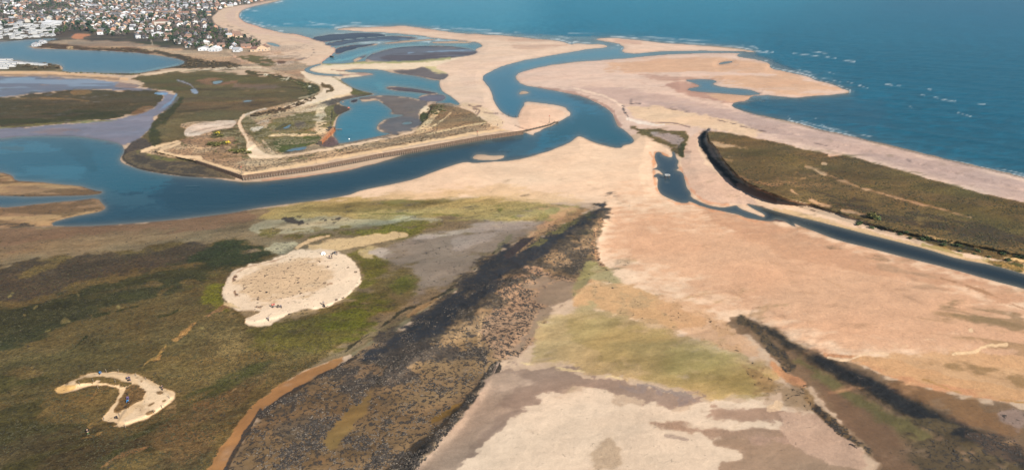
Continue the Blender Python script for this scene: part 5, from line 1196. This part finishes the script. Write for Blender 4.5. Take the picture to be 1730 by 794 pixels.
# beacons
def beacon(x, y, h, lab):
    p = at(x, y); t = thing('beacon', p, 0, lab, 'beacon')
    MB().bar((0, 0, -.5), (0, 0, h), .16, .09, 8).build('pole', timb, t); MB().bar((-.7, 0, h*.62), (.7, 0, h*.62), .06, None, 6).bar((-.45, 0, h*.8), (.45, 0, h*.8), .05, None, 6).build('crossarm', dtimb, t)
    b = MB(); b.box((0, 0, h+.25), (.5, .5, .5), .4); b.build('topmark', mat('beacon_red', (.35, .06, .04)), t)
    b = MB().bar((.9, 0, -.3), (.1, 0, h*.4), .07).bar((-.9, 0, -.3), (-.1, 0, h*.4), .07); b.build('brace', dtimb, t)
beacon(928, 210, 6.0, 'thin pole beacon standing on the groyne of the sand bar')
beacon(409, 295, 4.2, 'thin pale beacon pole on the corner of the sea wall')
beacon(806.6, 231, 3.2, 'short dark beacon post on the sea wall path near the beach')
for x, y, lab in ((859.5, 198, 'dark post in shallow water at the beach edge, tallest of three'), (871, 198.5, 'dark stump post in water, middle of three by the sand bar'), (876, 199, 'dark stump post in water, nearest the sand bar')):
    p = gp(x, y, 0); o = MB().bar((0, 0, -1), (0, 0, 2.6 if x < 865 else 1.6), .2, .16, 7).build('timber_post', dtimb); o.location = p; tag(o, lab, 'post')
# stub groyne by the creek mouth
p = gp(560.5, 96.8, .3); o = MB().box((0, 0, .5), (9, 1.4, 1.4), -.9).box((2.6, -2.6, .9), (.5, .5, 2.2)).build('outfall', dtimb); o.location = p; tag(o, 'dark outfall stub on the beach edge where the creek meets the basin', 'outfall')
# rusty sluice wall
a_, b_ = gp(541, 246, .2), gp(564, 221.5, .2); ctr = (a_+b_)/2; d = b_-a_; rz = math.atan2(d.y, d.x); Lw = d.length
t = thing('sluice_wall', ctr, rz, 'orange rusty steel sluice wall slanting between the green pond and the basin', 'sluice')
b = MB(); n = int(Lw/.9); V = []
for i in range(n+1):
    x = -Lw/2+Lw*i/n; o_ = .15 if i % 2 else -.15; b.v += [(x, -1.1+o_, -.6), (x, -.5+o_, 2.1), (x, .7, 2.1), (x, .8, -.6)]
for i in range(n):
    q = i*4; b.f += [(q, q+4, q+5, q+1), (q+1, q+5, q+6, q+2), (q+2, q+6, q+7, q+3)]
b.f += [(0, 1, 2, 3), (n*4+3, n*4+2, n*4+1, n*4)]
b.build('steel_face', rust, t); MB().box((0, 0, 2.42), (Lw+.4, 1.5, .2)).build('walkway', mat('rusty_deck', (.32, .15, .07), .85, .4), t)
for x in (-Lw/2, Lw/2): MB().box((x, 0, 1.2), (.7, 2.6, 3.6)).build('end_post', dtimb, t)
for x in np.linspace(-Lw/2+1, Lw/2-1, 7): MB().bar((x, -1.5, -.6), (x, -1.15, 2.6), .14, None, 6).build('pile', rust, t)
p = gp(558, 220.5, .8); t = thing('sluice_hut', p, .2, 'small black hut at the top end of the rusty sluice wall', 'hut')
MB().box((0, 0, 1.0), (2.6, 2.2, 2)).build('body', dtimb, t); MB().box((0, 0, 2.12), (3, 2.6, .2)).build('roof', mat('tar', (.03, .03, .03)), t); MB().box((.4, -1.12, .9), (.8, .06, 1.6)).build('door', wallm, t)
p = gp(568, 220.6, 0); t = thing('jetty', p, 0.03, 'narrow pale plank jetty reaching into the basin from the black hut', 'jetty')
MB().box((0, 0, .9), (8.5, 1.1, .14)).build('deck', timb, t)
for x in (-3.5, -1, 1.5, 3.8):
    for y in (-.45, .45): MB().bar((x, y, -1), (x, y, .83), .09, None, 6).build('pile', dtimb, t)
# frame in the pool
p = gp(1127, 301.5, 0); t = thing('bathing_platform', p, .1, 'old square platform frame on dark legs standing in the slate pool, bleached on top', 'platform')
wt = mat('bleached_concrete', (.5, .5, .49), .7, .15)
for x in (-1.15, 1.15):
    for y in (-.9, .9): MB().bar((x*.9, y, -.6), (x*.9, y, 1.95), .17, .15, 7).build('leg', dtimb, t)
for y in (-.95, .95): MB().box((0, y, 2.1), (2.7, .2, .22)).build('beam', wt, t)
for x in (-1.25, 1.25): MB().box((x, 0, 2.103), (.2, 1.69, .21)).build('beam', wt, t)
MB().bar((-1.03, -.9, .2), (1.03, -.9, 1.7), .08).build('brace', dtimb, t)
o = MB().box((0, 0, .25), (.8, .5, .5), .3, .6).build('buoy', mat('buoy_white', (.8, .8, .8), .3, .05)); o.location = gp(590, 235.5, 0); tag(o, 'tiny white buoy floating alone in the tidal basin', 'buoy')
o = MB().box((0, 0, .25), (1.6, .7, .5), .3, .7).build('dinghy', mat('dinghy_red', (.5, .12, .08), .4, .1)); o.location = gp(589, 182.5, .1); tag(o, 'small reddish dinghy on the mud tip of the basin', 'boat')

# ------------------------------------------------------------------ people
def skin_mesh(name, verts, edges, radii, m, sub=1):
    me = bpy.data.meshes.new(name+'_cage'); me.from_pydata(verts, edges, []); o = bpy.data.objects.new(name, me); COL.objects.link(o)
    o.modifiers.new('s', 'SKIN'); o.modifiers.new('u', 'SUBSURF').levels = sub
    sv = me.skin_vertices[0].data
    for i, r in enumerate(radii): sv[i].radius = (r, r) if not isinstance(r, tuple) else r
    sv[0].use_root = True
    dg = bpy.context.evaluated_depsgraph_get(); em = bpy.data.meshes.new_from_object(o.evaluated_get(dg)); em.name = name; em.materials.clear(); em.materials.append(m)
    em.polygons.foreach_set('use_smooth', [True]*len(em.polygons)); bpy.data.objects.remove(o); return em
skin = mat('skin', (.42, .26, .19), .6, .05)
def pose(kind):
    if kind == 'stand': h = dict(hip=(0, 0, .92), chest=(0, .0, 1.35), neck=(0, 0, 1.5), head=(0, .01, 1.66), kl=(-.11, .02, .5), fl=(-.12, 0, .08), tl=(-.13, -.16, .04), kr=(.11, .02, .5), fr=(.12, 0, .08), tr=(.13, -.16, .04), sl=(-.2, 0, 1.4), el=(-.26, .03, 1.12), hl=(-.27, -.05, .86), sr=(.2, 0, 1.4), er=(.26, .03, 1.12), hr=(.27, -.05, .86))
    elif kind == 'walk': h = dict(hip=(0, 0, .9), chest=(0, -.04, 1.33), neck=(0, -.05, 1.48), head=(0, -.07, 1.63), kl=(-.1, -.2, .52), fl=(-.11, -.3, .08), tl=(-.11, -.46, .05), kr=(.1, .1, .48), fr=(.11, .38, .12), tr=(.11, .28, .03), sl=(-.2, -.04, 1.38), el=(-.25, .12, 1.13), hl=(-.24, .16, .9), sr=(.2, -.04, 1.38), er=(.25, -.16, 1.13), hr=(.22, -.32, .98))
    else: h = dict(hip=(0, .18, .86), chest=(0, -.22, 1.0), neck=(0, -.34, .98), head=(0, -.46, .92), kl=(-.13, -.04, .47), fl=(-.14, .06, .08), tl=(-.15, -.12, .04), kr=(.13, .02, .47), fr=(.14, .12, .08), tr=(.15, -.06, .04), sl=(-.19, -.26, .98), el=(-.2, -.34, .7), hl=(-.14, -.46, .46), sr=(.19, -.26, .98), er=(.2, -.36, .7), hr=(.14, -.5, .46))
    return h
def figure(kind):
    h = pose(kind); nm = ['hip', 'chest', 'neck', 'head', 'kl', 'fl', 'tl', 'kr', 'fr', 'tr', 'sl', 'el', 'hl', 'sr', 'er', 'hr']; V = [h[k] for k in nm]
    E = [(0, 1), (1, 2), (2, 3), (0, 4), (4, 5), (5, 6), (0, 7), (7, 8), (8, 9), (1, 10), (10, 11), (11, 12), (1, 13), (13, 14), (14, 15)]
    Rr = [.14, .16, .06, .105, .07, .05, .045, .07, .05, .045, .07, .045, .04, .07, .045, .04]
    body = skin_mesh('body', V, E, Rr, skin, 1)
    topV = [h[k] for k in ('chest', 'hip', 'sl', 'el', 'sr', 'er')]+[tuple(Vector(h['el']).lerp(Vector(h['hl']), .8)), tuple(Vector(h['er']).lerp(Vector(h['hr']), .8))]
    topE = [(0, 1), (0, 2), (2, 3), (3, 6), (0, 4), (4, 5), (5, 7)]
    top = lambda m: skin_mesh('jacket', topV, topE, [.2, .19, .1, .07, .1, .07, .06, .06], m, 1)
    trV = [h['hip'], h['kl'], h['fl'], h['kr'], h['fr']]; trE = [(0, 1), (1, 2), (0, 3), (3, 4)]
    tro = lambda m: skin_mesh('trousers', trV, trE, [.17, .095, .075, .095, .075], m, 1)
    hd = Vector(h['head']); hairb = MB().lump((hd.x, hd.y+.03, hd.z+.06), .12, 3, .9)
    for z_, y_ in ((0, 0),): pass
    hair = proto(hairb, 'hair', mat('hair_brown', (.05, .035, .025)))
    return body, top, tro, hair
FIG = {k: figure(k) for k in ('stand', 'walk', 'stoop')}
CLO = {'navy': (.02, .03, .07), 'black': (.015, .015, .017), 'red': (.32, .05, .05), 'blue': (.02, .15, .36), 'purple': (.09, .07, .2), 'grey': (.15, .15, .16), 'white': (.7, .7, .7), 'green': (.05, .1, .04)}
CM = {}
def person(x, y, kind, jc, tc, face, lab, s=1.0):
    body, top, tro, hair = FIG[kind]; t = thing('person', at(x, y), face, lab, 'person'); t.scale = (s, s, s)
    for nm_, f, c in (('jacket', top, jc), ('trousers', tro, tc)):
        k = (kind, nm_, c)
        if k not in CM: CM[k] = f(mat('cloth_'+c, CLO[c], .9, .1))
        link(nm_, CM[k], t)
    link('body', body, t); link('hair', hair, t)
S = 1.12
person(562, 430.5, 'stoop', 'black', 'navy', .8, 'person in black bending over the gear at the back of the sand island', S)
person(569.5, 431, 'stand', 'black', 'grey', 0, 'person in black with grey trousers, alone at right of the group on the sand island', S)
person(557, 437.5, 'stand', 'navy', 'black', .2, 'person in navy jacket, left of the close pair on the sand island', S)
person(560.8, 437.2, 'walk', 'black', 'black', -.3, 'person in all black, right of the close pair on the sand island', S)
person(461, 520, 'stand', 'red', 'black', .4, 'person in red jacket, left of the two in red on the sand island', S)
person(464, 519, 'walk', 'red', 'grey', -.4, 'person in red jacket with grey trousers, right of the two in red', S)
person(469.5, 520, 'stoop', 'black', 'black', 1.6, 'person in black crouching right beside the two in red', S)
person(475.5, 520.5, 'stoop', 'navy', 'black', -1.2, 'person in navy crouching farthest right of the front group on the island', S)
person(454, 542, 'walk', 'grey', 'black', 1.0, 'lone walker in grey on the front tail of the sand island', S)
person(547, 516, 'stand', 'grey', 'black', 0, 'person in grey standing at the front right shore of the sand island', S)
person(548.5, 519.5, 'stoop', 'black', 'black', 0, 'person in black stooping just in front of the one in grey on the shore', S)
person(169, 633, 'stoop', 'blue', 'black', 1.4, 'person in bright blue jacket bending on the top edge of the crescent bank', S)
person(217.3, 644, 'stand', 'navy', 'black', .3, 'person in navy, left of the pair on the crescent bank', S)
person(220, 643.4, 'stand', 'navy', 'navy', -.5, 'person in navy with navy trousers, right of the pair on the crescent bank', S)
person(275, 659, 'walk', 'black', 'black', .6, 'lone person in black walking on the right of the crescent bank', S)
person(217, 675, 'stoop', 'purple', 'navy', .2, 'person in purple jacket bending inside the crescent', S)
person(217.5, 681, 'stoop', 'blue', 'black', -1.0, 'person in blue jacket crouching in front of the one in purple', S)
person(198, 708, 'stoop', 'black', 'black', 0, 'person in black crouching at the inner foot of the crescent', S)
person(149.5, 734, 'stand', 'black', 'green', .5, 'person in black and green standing alone on the marsh below the crescent', S)
for x, y, lab in ((805.5, 189, 'dark figure at the left of the beach driftline near the basin'), (804, 192, 'dark figure nearest the dune on the beach driftline'), (838, 193.5, 'dark figure in the middle of the beach near the channel'), (841, 193.7, 'dark figure right beside the one in the middle of the beach'), (849.5, 209.5, 'lone dark figure on the pale beach above the wall end'), (841, 213, 'lone dark figure left of the wall end on pale sand')):
    person(x, y, 'stand', 'black', 'navy', 1.0, lab, 1.1)
# white shelter
t = thing('tent', at(546, 429.5), .3, 'small white dome tent at the back edge of the sand island', 'tent')
b = MB(); n = 8
for j, (r, z) in enumerate(((1.0, 0), (.95, .4), (.7, .85), (.25, 1.1))):
    for i in range(n): b.v.append((math.cos(i*math.pi*2/n)*r, math.sin(i*math.pi*2/n)*r*.85, z))
for j in range(3):
    for i in range(n): b.f.append((j*n+i, j*n+(i+1) % n, (j+1)*n+(i+1) % n, (j+1)*n+i))
b.f.append(tuple(range(3*n, 4*n))); b.build('canopy', mat('tent_white', (.8, .8, .8), .6, .05), t)
MB().box((.1, -.86, .3), (.6, .04, .55), 0, .5).build('doorway', mat('tent_dark', (.1, .1, .12)), t)
for i in (0, 1, 2, 3): MB().bar((math.cos(i*1.57+.78)*1.5, math.sin(i*1.57+.78)*1.4, 0), (math.cos(i*1.57+.78)*.8, math.sin(i*1.57+.78)*.7, .6), .015, None, 4).build('guy_rope', woodp, t)
t = thing('equipment_bag', at(565.5, 427.5), .6, 'dark equipment bag on the sand behind the bending person in black', 'bag')
MB().box((0, 0, .3), (1.1, .6, .55), 0, .8).build('body', mat('bag_dark', (.03, .035, .05)), t); MB().bar((-.3, 0, .57), (0, 0, .78), .03).bar((0, 0, .78), (.3, 0, .57), .03).build('handle', dtimb, t)
mk = ((180, 629, 'top edge of the crescent, second from the blue jacket'), (200, 629, 'top edge of the crescent, tallest at its middle'), (230, 635, 'upper right edge of the crescent, left one'), (247, 642, 'upper right edge of the crescent, right one'), (158, 645, 'inner strip at the crescent\'s upper left'), (135, 650, 'left tip of the crescent'), (195, 646, 'inner strip below the crescent\'s top'), (166, 656, 'marsh just inside the crescent\'s curve'), (176, 709, 'inner corner of the crescent\'s foot'), (202, 703, 'crescent\'s foot beside the crouching person'), (212, 722, 'bottom edge of the crescent\'s foot'), (260.5, 698, 'lower right edge of the crescent, front one'), (274, 690, 'lower right edge of the crescent, middle one'), (286.5, 673, 'right end of the crescent'))
for x, y, w_ in mk:
    o = MB().bar((0, 0, -.3), (0, 0, 1.25), .075, .06, 6).build('marker_post', timb); o.location = at(x, y); o.rotation_euler = (rnd.uniform(-.08, .08), rnd.uniform(-.08, .08), 0)
    tag(o, 'thin grey marker post on the '+w_, 'post')
# driftwood and stones on the island
dw = ((540, 442, 'upper middle of the sand island'), (503, 470, 'centre of the sand island, the rear dark one'), (503, 478, 'centre of the sand island, the largest'), (554, 451, 'right of the island centre near the pair'), (588, 452, 'right part of the island'), (601, 460, 'far right of the island'), (508, 496, 'front middle of the island'), (548, 478, 'middle right of the island'), (580, 503, 'right front shore of the island, brown and flat'), (568, 507, 'front shore left of the flat brown clump'), (414, 487, 'left weed line of the island'), (435, 506, 'lower left weed line of the island'), (440, 518, 'lower left end of the weed line'))
for i, (x, y, w_) in enumerate(dw):
    b = MB()
    for k in range(5): b.lump((rnd.uniform(-.6, .6), rnd.uniform(-.5, .5), .1), rnd.uniform(.2, .45), i*9+k, .5)
    b.bar((-.8, -.2, .15), (.8, .3, .3), .07, .04, 5)
    o = b.build('driftwood', mat('driftwood_brown', (.12, .085, .06), .9, .4)); o.location = at(x, y); o.rotation_euler = (0, 0, rnd.uniform(0, 6)); o.scale = (.9, .9, .9); tag(o, 'clump of weed and driftwood in the '+w_ if 'the ' not in w_[:4] else w_, 'driftwood')

# ------------------------------------------------------------------ rocks and weed lumps of the dark banks
def scatter(name, label, P, n, r0, r1, m, thr=.45, seed=1, spkmin=.35):
    rr = random.Random(seed); P = pts(P); xs_ = [p[0] for p in P]; ys_ = [p[1] for p in P]; b = MB(); c = 0
    for _ in range(n*30):
        if c >= n: break
        x = rr.uniform(min(xs_), max(xs_)); y = rr.uniform(min(ys_), max(ys_))
        i = int((x-XA)/1.6); j = int((y-YA)/1.6)
        if not (0 <= i < g['shape'][1] and 0 <= j < g['shape'][0]) or A.spk[j, i] < spkmin or rr.random() > A.spk[j, i]*1.3: continue
        if clump[j, i] < thr*2-1 or not inpoly(x, y, P): continue
        p = gp(x, y, hz(x, y)); r = r0*(r1/r0)**(rr.random()**2.2); b.lump((p.x, p.y, p.z-.1*r), r, rr.random(), .55); c += 1
    o = b.build(name, m); o['kind'] = 'stuff'; tag(o, label, 'rocks'); return o
clump = fbm(g['X'], g['Y'], g['dp'], 5, 4, seed=808)
rockm = mat('weed_rock', (.036, .030, .025), .7, .8, .8); rock2 = mat('brown_rock', (.10, .08, .06), .8, .5, .8)
scatter('weed_covered_rocks', 'dark weed covered rocks scattered over the long black bank', "1028,338 1010,440 930,515 905,570 838,620 690,830 330,860 430,700 582,610 700,540 850,420 935,385", 10000, .12, .5, rockm, .62, 1, .3)
scatter('brown_rocks', 'brown stones among the weed of the long bank', "1010,400 1010,440 930,515 905,570 838,620 690,830 400,830 430,700 582,610 700,540 850,470", 5000, .12, .38, rock2, .45, 2, .25)
palem = mat('pale_stone', (.17, .145, .115), .9, .3, .8)
scatter('pale_stones', 'pale stones scattered among the weed of the long bank', "1010,400 1010,440 930,515 905,570 838,620 690,830 400,830 430,700 582,610 700,540 850,470", 1500, .1, .24, palem, .5, 5, .2)
scatter('creek_bank_rocks', 'dark stones and weed along the right creek bank', "1240,530 1390,600 1730,740 1760,860 1500,820 1280,600", 1300, .12, .38, rockm, .5, 3, .3)

# tussocks of the near marsh
def tussocks(name, label, P, n, r0, r1, m, seed, lo):
    rr = random.Random(seed); P = pts(P); xs_ = [p[0] for p in P]; ys_ = [p[1] for p in P]; b = MB(); c = 0
    for _ in range(n*20):
        if c >= n: break
        x = rr.uniform(min(xs_), max(xs_)); y = rr.uniform(min(ys_), max(ys_)); i = int((x-XA)/1.6); j = int((y-YA)/1.6)
        if not (0 <= i < g['shape'][1] and 0 <= j < g['shape'][0]) or A.veg[j, i] < .6 or land[j, i] < 2 or clump2[j, i] < lo or not inpoly(x, y, P): continue
        p = gp(x, y, hz(x, y)); b.lump((p.x, p.y, p.z), r0*(r1/r0)**(rr.random()**2), rr.random(), .6); c += 1
    o = b.build(name, m); o['kind'] = 'stuff'; tag(o, label, 'grass')
clump2 = fbm(g['X'], g['Y'], g['dp'], 7, 4, 15, 2, 818)
tussocks('marsh_tussocks', 'dark olive tussocks over the near left marsh', "-60,430 240,425 480,420 380,470 380,540 560,530 560,600 430,690 380,800 -60,800", 8000, .12, .34, mat('tussock_olive', (.038, .035, .016), .95, .5, .7), 21, -.1)
tussocks('straw_tussocks', 'straw coloured tussocks over the near left marsh', "-60,450 240,440 380,470 380,540 560,530 560,600 430,690 380,800 -60,800", 2500, .1, .24, mat('tussock_straw', (.06, .05, .026), .95, .4, .7), 22, -.4)
tussocks('meadow_tussocks', 'olive tussocks over the right meadow', "1196,221 1300,238 1430,262 1740,342 1740,440 1500,388 1380,348 1262,310 1210,250", 3500, .25, .6, MATS['tussock_olive'], 23, -.1)
tussocks('dune_tussocks', 'grass tufts over the dune ground of the point', "240,250 300,240 400,205 560,170 560,240 700,222 740,174 830,210 700,244 408,294", 3500, .3, .7, mat('tussock_dune', (.11, .095, .055), .95, .4, .7), 24, -.1)

# ------------------------------------------------------------------ sea air
if HAZE:
    hm = bpy.data.materials.new('sea_air'); hm.use_nodes = True; t = hm.node_tree; t.nodes.clear()
    out = t.nodes.new('ShaderNodeOutputMaterial'); pv = t.nodes.new('ShaderNodeVolumePrincipled')
    pv.inputs['Color'].default_value = (.50, .76, .95, 1); pv.inputs['Density'].default_value = HAZE; pv.inputs['Anisotropy'].default_value = .2
    t.links.new(pv.outputs[0], out.inputs['Volume'])
    o = MB().box((0, 24000, 66), (60000, 52000, 140)).build('haze', hm); o['kind'] = 'stuff'; tag(o, 'thin pale blue sea haze over the whole estuary', 'haze')
